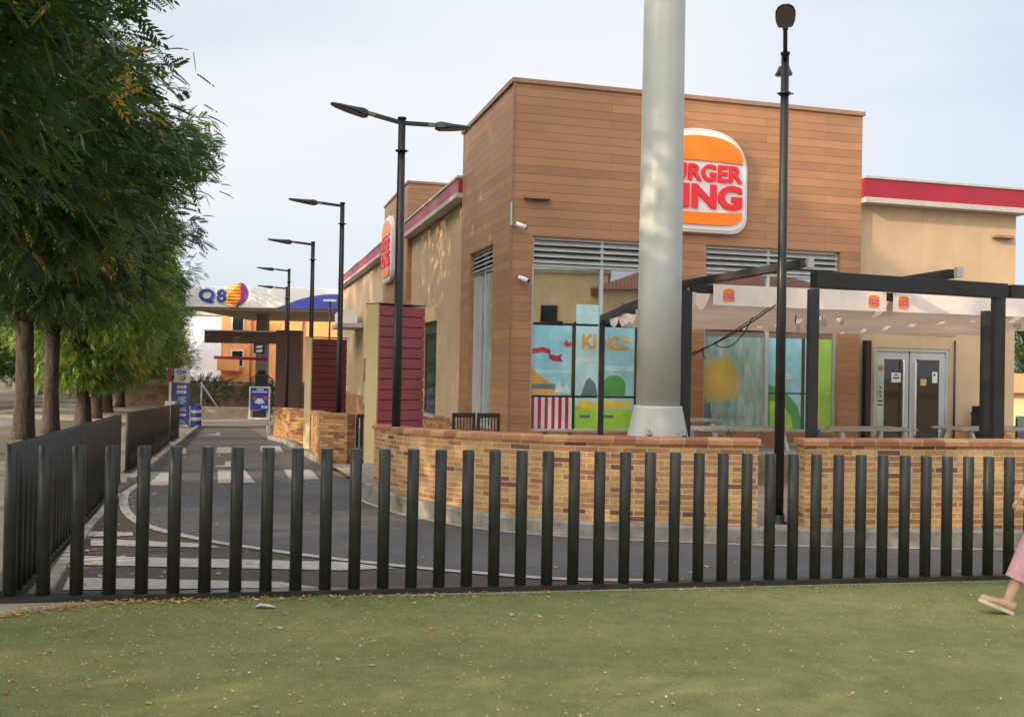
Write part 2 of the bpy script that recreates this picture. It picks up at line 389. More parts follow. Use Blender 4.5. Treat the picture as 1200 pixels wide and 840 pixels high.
ROOT = {}
def link(o, parent=None):
    COL.objects.link(o)
    if parent is not None: o.parent = parent
    return o
def thing(name, label, cat, loc=(0,0,0), rotz=0, group=None):
    o = bpy.data.objects.new(name, None); link(o); o.empty_display_size = .2
    o.location = loc; o.rotation_euler = (0,0,rotz); o['label'] = label; o['category'] = cat
    if group: o['group'] = group
    ROOT[o.name] = (Matrix.Translation(loc) @ Matrix.Rotation(rotz, 4, 'Z')).inverted()
    return o
def make_mesh(mb, mats, bevel=0, seg=2, name='mesh'):
    bm = bmesh.new()
    vs = [bm.verts.new(p) for p in mb.v]
    uvl = bm.loops.layers.uv.new('UVMap')
    has = []
    for f, uv, mi, sm in zip(mb.f, mb.uv, mb.mi, mb.sm):
        try: bf = bm.faces.new([vs[k] for k in f])
        except ValueError: continue
        bf.material_index = mi; bf.smooth = sm
        if uv:
            for lp, q in zip(bf.loops, uv): lp[uvl].uv = q
            has.append(bf)
    anyuv = bool(has)
    if not anyuv:
        bmesh.ops.remove_doubles(bm, verts=bm.verts, dist=1e-5)
        bmesh.ops.recalc_face_normals(bm, faces=bm.faces)
    if bevel:
        bm.normal_update()
        ed = [e for e in bm.edges if len(e.link_faces) == 2 and e.calc_face_angle(0) > .5]
        if ed: bmesh.ops.bevel(bm, geom=ed, offset=bevel, segments=seg, affect='EDGES', profile=.5, clamp_overlap=True)
    if not anyuv:
        bm.normal_update()
        for f in bm.faces:
            n = f.normal; ax, ay, az = abs(n.x), abs(n.y), abs(n.z)
            for lp in f.loops:
                p = lp.vert.co
                lp[uvl].uv = (p.x, p.y) if az >= ax and az >= ay else ((p.y, p.z) if ax > ay else (p.x, p.z))
    me = bpy.data.meshes.new(name); bm.to_mesh(me); bm.free()
    for m in (mats if isinstance(mats, (list, tuple)) else [mats]): me.materials.append(m)
    return me
def root_of(o):
    while o.parent is not None: o = o.parent
    return o
def part(name, mb, mats, parent, bevel=0, seg=2, world=False):
    if world: mb.move(ROOT[root_of(parent).name])
    return link(bpy.data.objects.new(name, make_mesh(mb, mats, bevel, seg, name)), parent)
def single(name, mb, mats, label, cat, bevel=0, group=None, kind=None):
    o = link(bpy.data.objects.new(name, make_mesh(mb, mats, bevel, 2, name)))
    if label: o['label'] = label; o['category'] = cat
    if group: o['group'] = group
    if kind: o['kind'] = kind
    return o
def struct(name, mb, mats, bevel=0):
    o = link(bpy.data.objects.new(name, make_mesh(mb, mats, bevel, 2, name))); o['kind'] = 'structure'; return o
def dup(r0, loc, rotz, label, scale=1.):
    r = r0.copy(); link(r); r.location = loc; r.rotation_euler = (0,0,rotz); r['label'] = label; r.scale = (scale,)*3
    for ch in r0.children:
        c = ch.copy(); link(c); c.parent = r
        for g in ch.children:
            d = g.copy(); link(d); d.parent = c
    return r
def text_mb(mb, s, w, h, origin, xa, ya, depth=.02, bold=.0, mi=0, space=1.):
    cu = bpy.data.curves.new('lettering', 'FONT'); cu.body = s; cu.extrude = .02; cu.offset = bold; cu.resolution_u = 4; cu.space_character = space
    ob = bpy.data.objects.new('lettering', cu); COL.objects.link(ob)
    dg = bpy.context.evaluated_depsgraph_get(); me = bpy.data.meshes.new_from_object(ob.evaluated_get(dg))
    co = np.array([v.co[:] for v in me.vertices]); lo = co.min(0); hi = co.max(0)
    xa = Vector(xa); ya = Vector(ya); za = xa.cross(ya); o = Vector(origin)
    vs = []
    for c in co:
        q = (c-lo)/np.maximum(hi-lo, 1e-6)
        vs.append(o + xa*float(q[0])*w + ya*float(q[1])*h + za*float(q[2])*depth)
    mb.add(vs, [tuple(p.vertices) for p in me.polygons], mi=mi)
    bpy.data.objects.remove(ob); bpy.data.curves.remove(cu); bpy.data.meshes.remove(me)
def sheet(pts, off):
    """a polygon laid on the sloping ground, cut where the slope changes"""
    bm = bmesh.new(); f = bm.faces.new([bm.verts.new((p[0], p[1], 0)) for p in pts])
    bmesh.ops.triangulate(bm, faces=bm.faces[:])
    for y in (-12, 45):
        bmesh.ops.bisect_plane(bm, geom=bm.verts[:]+bm.edges[:]+bm.faces[:], plane_co=(0,y,0), plane_no=(0,1,0))
    for x in (-25, 25):
        bmesh.ops.bisect_plane(bm, geom=bm.verts[:]+bm.edges[:]+bm.faces[:], plane_co=(x,0,0), plane_no=(1,0,0))
    mb = MB(); bm.verts.index_update()
    bm.normal_update()
    vs = [(v.co.x, v.co.y, G(v.co.x, v.co.y)+off) for v in bm.verts]
    fs = []
    for f in bm.faces:
        ids = [v.index for v in f.verts]
        fs.append(tuple(ids if f.normal.z > 0 else reversed(ids)))
    mb.add(vs, fs); bm.free(); return mb
def join(*mbs):
    r = MB()
    for m in mbs: r.add(m.v, m.f)
    return r
def offs(line, d):
    """offset an open polyline sideways (positive = left of travel)"""
    out = []
    for i, p in enumerate(line):
        a = Vector(line[max(i-1, 0)]); b = Vector(line[min(i+1, len(line)-1)]); t = (b-a).normalized()
        out.append((p[0]-t.y*d, p[1]+t.x*d))
    return out
def smoothline(pts, n=4):
    out = []
    for i in range(len(pts)-1):
        p0 = Vector(pts[max(i-1,0)]); p1 = Vector(pts[i]); p2 = Vector(pts[i+1]); p3 = Vector(pts[min(i+2, len(pts)-1)])
        for k in range(n):
            t = k/n
            q = .5*((2*p1)+(p2-p0)*t+(2*p0-5*p1+4*p2-p3)*t*t+(-p0+3*p1-3*p2+p3)*t**3)
            out.append(tuple(q))
    out.append(tuple(pts[-1])); return out

# ------------------------------------------------------------------ setting: ground, roads, turf
def build_ground():
    xs = [-700, -300, -120, -60, -25, -10, 0, 10, 25, 60, 120, 300, 700]; ys = [-300, -100, -40, -12, 0, 14, 30, 45, 80, 150, 300, 900]
    mb = MB(); vs = [(x, y, G(x, y)-.012) for y in ys for x in xs]; nx = len(xs)
    fs = [(j*nx+i, j*nx+i+1, (j+1)*nx+i+1, (j+1)*nx+i) for j in range(len(ys)-1) for i in range(nx-1)]
    mb.add(vs, fs); struct('ground', mb, M_ground)
build_ground()
FA = Vector((-3.184, 6.365)); FD = Vector((math.cos(.2493), math.sin(.2493)))           # front fence start and direction
def fence_y(x): return 7.175 + .2546*x
KERB = smoothline([(-3.62, 19.2), (-3.06, 17.4), (-2.45, 15.5), (-2.10, 13.75), (-1.53, 12.29), (-1.08, 11.49), (-.71, 11.04), (-.40, 10.70), (.03, 10.38), (.45, 10.19), (1.07, 10.04), (1.69, 9.97), (2.49, 9.89), (2.92, 9.90), (3.96, 9.94), (5.15, 10.05), (8.5, 10.55), (14, 11.4)])
RIGHT_FAR = [(-11.0, 44.5), (-7.42, 30.3), (-6.38, 27.9), (-4.18, 20.9), (-3.62, 19.2)]
lane_poly = [(-3.05, 6.45), (-5.6, 14.6), (-8.7, 26.0), (-12.5, 40.5), (-11.0, 41.3), *RIGHT_FAR[1:-1], *KERB, (14, fence_y(14)-.1), (6, fence_y(6)-.1), (0, fence_y(0)-.1)]
struct('apron_road', sheet(lane_poly, .0), M_apron)
wl = smoothline([(-5.45, 14.5), (-5.16, 13.24), (-4.6, 11.74), (-4.07, 10.62), (-3.57, 9.88), (-2.88, 9.2), (-2.2, 8.72), (-1.63, 8.38), (-.79, 7.98), (-.24, 7.79), (.4, 7.62), (1.2, 7.66)], 4)
inner = [(-5.55, 14.7), (-8.6, 26.0), (-12.4, 40.4), (-11.0, 41.2), *RIGHT_FAR[1:-1], *KERB, (14, fence_y(14)+.2), (6, fence_y(6)+.2), (1.2, 7.66)]
struct('drive_lane', sheet(inner + list(reversed(wl[1:-1])), .004), M_lane)
def band(line, w, off):
    mb = MB(); q = offs(line, w); n = len(line)
    mb.add([(p[0], p[1], G(*p)+off) for p in line] + [(p[0], p[1], G(*p)+off) for p in q], [(i, i+1, n+i+1, n+i) for i in range(n-1)]); return mb
mk = [band(wl, .105, .0095)]
for q in ([(-3.83, 9.12), (-2.75, 9.0), (-2.55, 8.78), (-3.66, 8.72)], [(-3.47, 8.16), (-1.36, 8.2), (-.9, 7.96), (-1.31, 7.80), (-3.32, 7.74)],
          [(-3.19, 7.22), (-1.66, 7.26), (-1.35, 7.08), (-3.02, 6.76)], [(-4.08, 9.58), (-3.63, 9.6), (-3.53, 9.36), (-3.93, 9.24)],
          [(-6.05, 16.75), (-5.76, 16.9), (-4.96, 14.5), (-5.30, 14.4)], [(-5.17, 17.6), (-4.73, 17.75), (-3.91, 15.3), (-4.41, 15.05)], [(-4.13, 18.15), (-3.67, 18.3), (-3.10, 16.2), (-3.54, 16.0)],
          [(-8.28, 23.85), (-7.86, 24.1), (-7.15, 21.95), (-7.57, 21.65)], [(-7.33, 24.85), (-6.89, 25.15), (-6.25, 22.75), (-6.65, 22.5)], [(-6.55, 26.05), (-6.1, 26.3), (-5.4, 23.65), (-5.87, 23.35)],
          [(-5.45, 18.35), (-5.11, 18.45), (-5.18, 18.8), (-5.51, 18.7)], [(-5.37, 18.7), (-5.27, 18.73), (-5.58, 19.9), (-5.68, 19.87)],
          [(-9.85, 31.9), (-9.3, 32.1), (-9.7, 32.9)], [(-9.68, 32.6), (-9.58, 32.63), (-9.95, 34.1), (-10.05, 34.07)]):
    mk.append(sheet(q, .008))
kl = [p for p in KERB if p[1] < 13.9 or p[0] > -2]
mk.append(band(offs(kl, -.10), .075, .009))
struct('road_markings', join(*mk), M_paint)
turf_edge = [(-7.5, 4.4), (-3.05, 5.95), (-2.76, 6.25), (-2.51, 6.42), (-2.18, 6.56), (-1.69, 6.68), (-1.28, 6.78), (-.56, 6.92), (.03, 7.07), (.65, 7.23), (1.3, 7.40), (2.34, 7.68), (3.46, 7.97), (4.18, 8.17), (6, fence_y(6)-.07), (14, fence_y(14)-.07)]
struct('turf', sheet([(-7.5, -8), (14, -8)] + list(reversed(turf_edge)), .004), M_turf)
struct('concrete_strip', sheet([(-4.5, 5.2), *turf_edge[1:-1], (14, fence_y(14)-.10), (14, fence_y(14)+.16), (6, fence_y(6)+.16), (0, fence_y(0)+.16), (-2.9, fence_y(-2.9)+.12), (-3.5, fence_y(-3.5)+.1)], .002 ), M_concrete)
pl = lambda a0, a1, y0, y1: [row(a0, y0), row(a0, y1), row(a1, y1), row(a1, y0)]
struct('pavement', sheet(pl(1.56, 4.3, 4.2, 44), .006), M_pave)
struct('verge', sheet(pl(4.32, 8.2, -14, 140), -.004), M_dirt)
struct('avenue', sheet(pl(8.2, 11.3, -14, 190), -.002), M_avenue)
struct('far_verge', sheet(pl(11.3, 19, -14, 190), -.003), M_dirt)
struct('forecourt', sheet([(-26, 45.5), (-12.45, 40.6), (-10.95, 41.3), (-9.9, 44.6), (-6.5, 53.5), (2, 58), (2, 75), (-26, 75)], .005), M_concrete)
# kerbs: a real step along the terrace and down the lane
def kerb_mesh(line, w, h0=None, top=None):
    mb = MB(); inn = offs(line, -w) if False else offs(line, w)
    n = len(line); vs = []
    for p, q in zip(line, inn):
        zt = top if top is not None else G(*p)+h0
        vs += [(p[0], p[1], G(*p)-.1), (p[0], p[1], zt-.02), (p[0]+(q[0]-p[0])*.12, p[1]+(q[1]-p[1])*.12, zt), (q[0], q[1], zt), (q[0], q[1], G(*q)-.1)]
    fs = []; uvs = []; s = 0
    for i in range(n-1):
        for k in range(4): fs.append((i*5+k, (i+1)*5+k, (i+1)*5+k+1, i*5+k+1))
    fs += [(0,1,2,3,4), tuple((n-1)*5+k for k in (4,3,2,1,0))]
    mb.add(vs, fs); return mb
kterr = [p for p in KERB if p[1] < 15.6 or p[0] > -2]
struct('kerb', join(kerb_mesh(kterr, .14, top=.015), kerb_mesh(offs(RIGHT_FAR, .02), .14, .12), kerb_mesh(smoothline([(-12.5, 39.6), (-8.75, 26.0), (-5.66, 14.7)], 3), .12, .09),
     kerb_mesh([(-5.16, 13.0), (-4.14, 9.6), (-3.14, 6.62)], .1, .03)), M_kerb)
ter = offs(kterr, .14)
mbt = MB(); pts = [(p[0], p[1], .01) for p in ter] + [(14, 24, .01), (-.1, 19.6, .01), (-2.25, 16.8, .01)]
mbt.prism(pts, (0, 0, -.6)); struct('terrace', mbt, M_terrace)
struct('entrance_pavement', sheet([(-2.47, 15.65), (-2.65, 16.4), (-3.5, 19.1), (-3.1, 19.2), (-1.4, 20), (-1.9, 15.7)], .06), M_concrete)

# ------------------------------------------------------------------ restaurant
OX, OY = -.045, 19.0
R = thing('restaurant', 'wood clad fast food restaurant with tan rendered wings, red roof band and large shop windows', 'restaurant', (OX, OY, 0), YAW)
def holes_wall(mb, axis, a0, a1, z0, z1, holes, p, t):
    """wall in plane axis ('u' -> spans x at y=p, 'v' -> spans y at x=p), thickness t inward, with rectangular holes"""
    As = sorted({a0, a1, *[h[0] for h in holes], *[h[1] for h in holes]}); Zs = sorted({z0, z1, *[h[2] for h in holes], *[h[3] for h in holes]})
    P = (lambda a, d, z: (a, p+d, z)) if axis == 'u' else (lambda a, d, z: (p+d, a, z))
    solid = lambda i, j: 0 <= i < len(As)-1 and 0 <= j < len(Zs)-1 and not any(h[0] <= (As[i]+As[i+1])/2 <= h[1] and h[2] <= (Zs[j]+Zs[j+1])/2 <= h[3] for h in holes)
    for i in range(len(As)-1):
        for j in range(len(Zs)-1):
            if not solid(i, j): continue
            a, b, c, d = As[i], As[i+1], Zs[j], Zs[j+1]
            mb.add([P(a,0,c), P(b,0,c), P(b,0,d), P(a,0,d)], [(0,1,2,3)]); mb.add([P(a,t,c), P(b,t,c), P(b,t,d), P(a,t,d)], [(3,2,1,0)])
            if not solid(i-1, j): mb.add([P(a,0,c), P(a,0,d), P(a,t,d), P(a,t,c)], [(0,1,2,3)])
            if not solid(i+1, j): mb.add([P(b,0,c), P(b,t,c), P(b,t,d), P(b,0,d)], [(0,1,2,3)])
            if not solid(i, j-1): mb.add([P(a,0,c), P(a,t,c), P(b,t,c), P(b,0,c)], [(0,1,2,3)])
            if not solid(i, j+1): mb.add([P(a,0,d), P(b,0,d), P(b,t,d), P(a,t,d)], [(0,1,2,3)])
TW, TD, TH = 7.67, 4.5, 7.05
W1 = (.42, 3.5, .35, 4.13); W2 = (4.07, 7.18, .35, 4.14); W3 = (1.45, 3.55, .3, 4.13)
mb = MB()
holes_wall(mb, 'u', 0, TW, -1.2, TH, [W1, W2], 0, .25)
holes_wall(mb, 'v', .25, TD, -1.2, TH, [W3], 0, .25)
mb.box(TW-.25, TW, .25, TD, 5.0, TH); mb.box(.25, TW-.25, TD-.25, TD, 4.4, TH)
part('wood_wall', mb, M_wood, R)
mb = MB(); mb.box(-.045, TW+.045, -.045, .30, TH+.002, TH+.09); mb.box(-.045, .30, .30, TD+.04, TH+.002, TH+.09); mb.box(TW-.28, TW+.045, .30, TD+.04, TH+.002, TH+.09); mb.box(.3, TW-.28, TD-.3, TD+.04, TH+.002, TH+.09)
part('coping', mb, M_coping, R, .006)
mb = MB(); mb.bar((-.003, -.003, -1), (-.003, -.003, TH), .035, .035); part('corner_trim', mb, pm('brown trim', (.27, .145, .085), .5), R)
mb = MB(); mb.box(.26, TW-.26, .26, TD-.26, 6.6, 6.75); part('roof', mb, M_grey, R)
# tan wings
mb = MB(); LEN = 33.5
holes_wall(mb, 'v', TD, LEN, -2.2, 5.52, [(8.1, 9.9, .28, 2.82)], .15, .25)
holes_wall(mb, 'u', TW, 11.76, -.6, 5.2, [(8.15, 10.05, 0, 2.16)], .15, .25)
mb.box(11.51, 11.76, .4, LEN, -1.5, 5.2); mb.box(.4, 11.5, LEN-.25, LEN, -2.2, 5.2)
part('rendered_wall', mb, M_render, R)
mb = MB(); mb.box(.45, 11.5, 4.55, LEN-.3, 5.0, 5.18); part('roof', mb, M_grey, R)
mb = MB(); mb.box(-.15, .42, TD+.002, 12.398, 5.56, 5.678); mb.box(-.15, .42, 17.602, LEN+.3, 5.56, 5.678)
mb.box(TW+.002, 11.90, -.15, .42, 5.205, 5.322); mb.box(11.50, 11.90, .42, LEN, 5.205, 5.322)
part('cornice', mb, M_grey, R, .012)
mb = MB(); mb.box(-.10, .4, TD+.002, 12.398, 5.68, 6.02); mb.box(-.10, .4, 17.602, LEN+.25, 5.68, 6.02)
mb.box(TW+.002, 11.81, -.09, .4, 5.325, 5.72); mb.box(11.52, 11.81, .4, LEN, 5.325, 5.72)
part('red_band', mb, M_redband, R)
mb = MB(); mb.box(-.13, .46, TD+.002, 12.398, 6.022, 6.09); mb.box(-.13, .46, 17.602, LEN+.28, 6.022, 6.09)
mb.box(TW+.002, 11.85, -.12, .46, 5.722, 5.785); mb.box(11.46, 11.85, .46, LEN, 5.722, 5.785)
part('parapet_coping', mb, M_grey, R, .01)
mb = MB(); mb.box(TW+.3, 10.4, .6, 6, 5.3, 5.93); part('roof_upstand', mb, pm('roof plant box', (.5, .44, .40), .6), R)
mb = MB(); mb.box(.09, .149, TD+.002, LEN, -2.2, .30); mb.box(TW+.002, 8.06, .09, .149, -.5, .50); mb.box(10.12, 11.82, .09, .149, -.5, .50)
part('brick_plinth', mb, M_brick_dark, R)
# sign block on the lane side
mb = MB(); mb.box(0, 3.4, 12.4, 17.6, 3.0, 7.3); mb.box(0, .5, 12.4, 17.6, -2, 3.0); part('wood_wall', mb, M_wood, R)
mb = MB(); mb.box(-.04, 3.44, 12.36, 17.64, 7.302, 7.38); part('coping', mb, M_coping, R, .006)

# the bun shaped sign; frame: origin o, axes xa/ya, outward normal xa x ya
def bun_panel(w, h, inset=0.):
    w2 = w/2-inset; pts = []
    zb = inset; zt = h-inset; rb = h*.20
    for k in range(9):
        t = -PI/2 + (PI/2)*k/8; pts.append((w2-rb*.85+rb*.85*math.cos(t), zb+rb*.8+rb*.8*math.sin(t)))
    zs = h*.60
    for k in range(25):
        t = PI*k/24; e = .78
        cx = math.copysign(abs(math.cos(t))**e, math.cos(t)); sz = abs(math.sin(t))**.95
        pts.append((w2*cx, zs+(zt-zs)*sz))
    for k in range(9):
        t = PI + (PI/2)*k/8; pts.append((-w2+rb*.85+rb*.85*math.cos(t), zb+rb*.8+rb*.8*math.sin(t)))
    return pts
def bun_top(w, h):
    zs = h*.675; zt = h*.925; w2 = w*.435; pts = [(-w2, zs), (-w2*.5, zs+h*.012), (0, zs+h*.016), (w2*.5, zs+h*.012), (w2, zs)]
    for k in range(1, 24):
        t = PI*k/24; cx = math.copysign(abs(math.cos(t))**.8, math.cos(t)); pts.append((w2*cx*1.01, zs+(zt-zs)*abs(math.sin(t))**.85))
    return pts
def bun_bottom(w, h):
    zt = h*.205; zb = h*.075; w2 = w*.435; pts = []
    pts += [(w2, zt), (w2*.5, zt-h*.010), (0, zt-h*.014), (-w2*.5, zt-h*.010), (-w2, zt)]
    for k in range(1, 16):
        t = PI + PI*k/16; pts.append((w2*math.copysign(abs(math.cos(t))**.45, math.cos(t)), zt+(zt-zb)*-abs(math.sin(t))**.6))
    return pts
def emblem(parent, name, o, xa, ya, w, h, d, detail=True, world=False):
    o, xa, ya = Vector(o), Vector(xa).normalized(), Vector(ya).normalized(); za = xa.cross(ya)
    P = lambda q, dd: o + xa*q[0] + ya*q[1] + za*dd
    mb = MB(); mb.prism([P(q, 0) for q in bun_panel(w, h)], za*d)
    if detail: pan = part(name, mb, pm('sign rim grey', (.60, .585, .595), .4, var=.03), parent, d*.12, world=world)
    else: pan = part(name, mb, pm('awning print white', (.66, .55, .50), .8, var=.02), parent, world=world)
    if detail:
        mb = MB(); mb.prism([P(q, d+.001) for q in bun_panel(w, h, w*.028)], za*d*.12); part('sign_face', mb, M_signwhite, pan, world=world)
    e = d*1.15 if detail else d+.001
    mb = MB(); mb.prism([P(q, e) for q in bun_top(w, h)], za*d*.25); part('top_bun', mb, M_orange, pan, world=world)
    mb = MB(); mb.prism([P(q, e) for q in bun_bottom(w, h)], za*d*.25); part('bottom_bun', mb, M_orange, pan, world=world)
    mb = MB(); e2 = e
    text_mb(mb, 'BURGER', w*.86, h*.165, P((-w*.43, h*.49), e2), xa, ya, d*.35 if detail else .002, .03, space=1.02)
    text_mb(mb, 'KING', w*.86, h*.235, P((-w*.43, h*.228), e2), xa, ya, d*.35 if detail else .002, .042, space=1.02)
    part('lettering', mb, M_red, pan, world=world)
    return pan
emblem(R, 'logo_sign', (3.86, -.002, 4.36), (1, 0, 0), (0, 0, 1), 2.10, 2.09, .14)
emblem(R, 'logo_sign', (-.002, 15.9, 4.45), (0, -1, 0), (0, 0, 1), 2.15, 2.3, .14)

# windows
def window(rect, axis, mullions, louv_z, pane_name='pane'):
    a0, a1, z0, z1 = rect; fw = .055
    P = (lambda a, d, z: (a, d, z)) if axis == 'u' else (lambda a, d, z: (d, a, z))
    def bx(mb, x0, x1, d0, d1, zz0, zz1):
        if axis == 'u': mb.box(x0, x1, d0, d1, zz0, zz1)
        else: mb.box(d0, d1, x0, x1, zz0, zz1)
    mb = MB(); e = .003
    bx(mb, a0+e, a0+fw, .10, .19, z0+e, z1-e); bx(mb, a1-fw, a1-e, .10, .19, z0+e, z1-e)
    bx(mb, a0+fw, a1-fw, .10, .19, z0+e, z0+fw); bx(mb, a0+fw, a1-fw, .10, .19, z1-fw, z1-e)
    bx(mb, a0+fw, a1-fw, .10, .19, louv_z-.03, louv_z+.03)
    for m in mullions: bx(mb, m-.035, m+.035, .097, .187, z0+fw, louv_z-.03); bx(mb, m-.03, m+.03, .10, .185, louv_z+.03, z1-fw)
    f = part('window', mb, M_alu, R, .006)
    mb = MB(); mb.add([P(a0+.01, .148, z0+.02), P(a1-.01, .148, z0+.02), P(a1-.01, .148, louv_z-.02), P(a0+.01, .148, louv_z-.02)], [(0,1,2,3)]); part(pane_name, mb, M_glass, f)
    mb = MB()
    nz = 4; dz = (z1-fw-louv_z-.03)/nz
    for k in range(nz):
        zc = louv_z+.03+dz*(k+.5)
        p = [(a0+fw, zc-.028, .06), (a0+fw, zc+.045, .155)]
        vs = [P(a0+.02, .055, zc-.045), P(a1-.02, .055, zc-.045), P(a1-.02, .15, zc+.03), P(a0+.02, .15, zc+.03)]
        vs2 = [P(a0+.02, .055, zc-.03), P(a1-.02, .055, zc-.03), P(a1-.02, .15, zc+.045), P(a0+.02, .15, zc+.045)]
        mb.add(vs+vs2, [(0,1,2,3),(7,6,5,4),(0,4,5,1),(1,5,6,2),(2,6,7,3),(3,7,4,0)])
    part('louvre', mb, M_alu, f)
    mb = MB(); bx(mb, a0+.01, a1-.01, .20, .215, louv_z, z1-.01); part('louvre_backing', mb, pm('shadow grey', (.10, .10, .10), .8), f)
    return f
w1 = window(W1, 'u', [1.88], 3.58); w2 = window(W2, 'u', [5.55], 3.6); w3 = window(W3, 'v', [2.5], 3.66)
# printed pictures on the inside of the glass
def cs(n, c):
    m = pm('print '+n, tuple(min(1, x*1.12) for x in c), .06, var=.16, scale=2.2, spec=.8, stain=.15)
    m.node_tree.nodes['Principled BSDF'].inputs['IOR'].default_value = 1.6
    return m
PR = [cs('sky blue', (.27, .58, .68)), cs('light blue', (.42, .70, .76)), cs('orange', (.62, .32, .06)), cs('slate', (.08, .17, .22)), cs('red', (.42, .03, .05)), cs('white', (.66, .68, .70)),
      cs('lime', (.30, .55, .05)), cs('yellow', (.62, .52, .10)), cs('green', (.05, .30, .07)), cs('black', (.015, .018, .02)), cs('pale', (.55, .72, .74)), cs('teal', (.13, .33, .36)), cs('letter', (.66, .33, .04)), cs('haze', (.28, .40, .40))]
mb = MB()
def q4(x0, x1, z0, z1, c, d=.0): mb.add([(x0, .1455-d*1.2, z0), (x1, .1455-d*1.2, z0), (x1, .1455-d*1.2, z1), (x0, .1455-d*1.2, z1)], [(0,1,2,3)], mi=c)
def pg(pts, c, d=.0): mb.add([(p[0], .1455-d*1.2, p[1]) for p in pts], [tuple(range(len(pts)))], mi=c)
q4(.48, 1.30, .40, 2.42, 0); q4(1.38, 1.845, .40, 2.85, 1); q4(1.915, 3.44, .40, 2.42, 0)
q4(.48, 1.845, 2.43, 2.47, 9, .002); q4(1.30, 1.38, .40, 2.43, 9, .001); q4(2.62, 2.68, .40, 2.42, 9, .003); q4(.48, 3.44, 1.02, 1.06, 9, .004)
pg([(.48, 1.62), (.60, 1.48), (.78, 1.34), (.95, 1.28), (.48, 1.28)], 2, .002); q4(.48, .97, 1.18, 1.28, 3, .002); pg([(.48, 1.18), (.97, 1.18), (1.06, 1.08), (.48, 1.08)], 2, .002)
for k in range(6): q4(.48+k*.14, .55+k*.14, .40, 1.02, 4, .003); q4(.55+k*.14, .62+k*.14, .40, 1.02, 5, .003)
pg([(.95, 1.12), (1.03, 1.25), (1.06, 1.48), (1.09, 1.25), (1.18, 1.12)], 10, .003); pg([(1.12, 1.1), (1.2, 1.32), (1.29, 1.1)], 10, .0025)
pg([(.48, 1.96), (.7, 2.0), (.86, 1.95), (.86, 1.86), (.7, 1.9), (.48, 1.86)], 4, .004); pg([(.83, 1.87), (1.0, 1.83), (1.12, 1.87), (1.06, 1.79), (1.12, 1.72), (.9, 1.73), (.83, 1.78)], 4, .005)
pg([(1.12, 2.06), (1.2, 2.0), (1.29, 2.03), (1.29, 2.11), (1.22, 2.09), (1.19, 2.16), (1.16, 2.10)], 4, .004)
pg([(1.38, .40), (1.845, .40), (1.845, .82), (1.6, .92), (1.38, .85)], 6, .003); pg([(1.42, .86), (1.6, .80), (1.845, .80), (1.845, .92), (1.5, .98)], 7, .0045)
pg([(1.5, 1.05), (1.6, 1.35), (1.68, 1.42), (1.8, 1.3), (1.845, 1.06)], 3, .003); q4(1.915, 3.44, .40, .78, 6, .003); pg([(1.915, .80), (2.5, .80), (2.62, .95), (2.0, .97)], 7, .004)
pg([(2.2+.24*math.cos(PI*k/10), 1.25+.22*math.sin(PI*k/10)) for k in range(11)] + [(1.98, 1.07), (2.42, 1.07)], 8, .004)
q4(1.95, 2.2, .62, .68, 3, .005); q4(1.48, 1.7, .62, .68, 3, .005)
q4(1.38, 1.845, 1.72, 1.78, 10, .002); q4(1.915, 2.6, 1.55, 1.66, 1, .002); q4(.48, 1.3, 1.5, 1.55, 1, .001)
text_mb(mb, 'KI', .29, .28, (1.51, .1355, 1.99), (1,0,0), (0,0,1), .001, .03, 12); text_mb(mb, 'NG', .36, .28, (1.92, .1355, 1.97), (1,0,0), (0,0,1), .001, .03, 12)
text_mb(mb, 'JR', .24, .17, (2.31, .1355, 2.08), (1,0,0), (0,0,1), .001, .03, 7); text_mb(mb, 'MEAL', .24, .075, (2.31, .1355, 1.98), (1,0,0), (0,0,1), .001, .02, 12)
part('window_print', mb, PR, w1)
mb = MB()
def soft_print():
    m, nt, b = base_mat('print soft'); tc = (N(nt, 'ShaderNodeTexCoord'), 'UV')
    n = noise(nt, tc, 2.2, 4, .6); st = noise(nt, None, 3, 4, .6, vec=mapping(nt, tc, (2.5, .5, 1), (0, 0, .3)))
    vd = N(nt, 'ShaderNodeVectorMath', operation='DISTANCE'); L(nt, tc[0], tc[1], vd, 0); vd.inputs[1].default_value = (4.50, 1.42, 0)
    md = N(nt, 'ShaderNodeMath', operation='MULTIPLY_ADD'); L(nt, n, 0, md, 0); md.inputs[1].default_value = .35; L(nt, vd, 'Value', md, 2)
    bg_ = ramp(nt, (st, 0), [(.3, (.10, .24, .25)), (.5, (.22, .36, .36)), (.72, (.42, .52, .50))])
    f_ = ramp(nt, (md, 0), [(.56, (1,)*3), (.70, (0,)*3)])
    bl_ = ramp(nt, (md, 0), [(.2, (.60, .42, .06)), (.62, (.42, .33, .07))])
    c = mixc(nt, f_, bg_, bl_); L(nt, c[0], c[1], b, 'Base Color'); b.inputs['Roughness'].default_value = .05; b.inputs['IOR'].default_value = 2.
    return m
PR.append(soft_print())
q4(4.13, 5.51, .40, 2.3, len(PR)-1)
pg([(4.16, .9), (4.3, .95), (4.36, .40), (4.16, .40)], 3, .003)
q4(5.59, 6.62, .40, 2.3, 0); pg([(5.59, .4), (6.45, .4), (6.3, .9), (6.0, 1.2), (5.59, 1.35)], 8, .002); pg([(5.65, .4), (6.2, .4), (6.15, .7), (5.9, .95), (5.65, 1.0)], 6, .003); q4(5.59, 6.62, 1.14, 1.17, 9, .004); q4(6.38, 6.46, .4, 2.3, 9, .004)
q4(6.62, 7.10, .40, 2.3, 6); q4(6.74, 6.80, .4, 2.3, 7, .002); pg([(5.85, 1.5), (5.95, 1.58), (6.1, 1.58), (6.2, 1.5), (6.1, 1.44), (5.95, 1.44)], 10, .003)
part('window_print', mb, PR, w2)
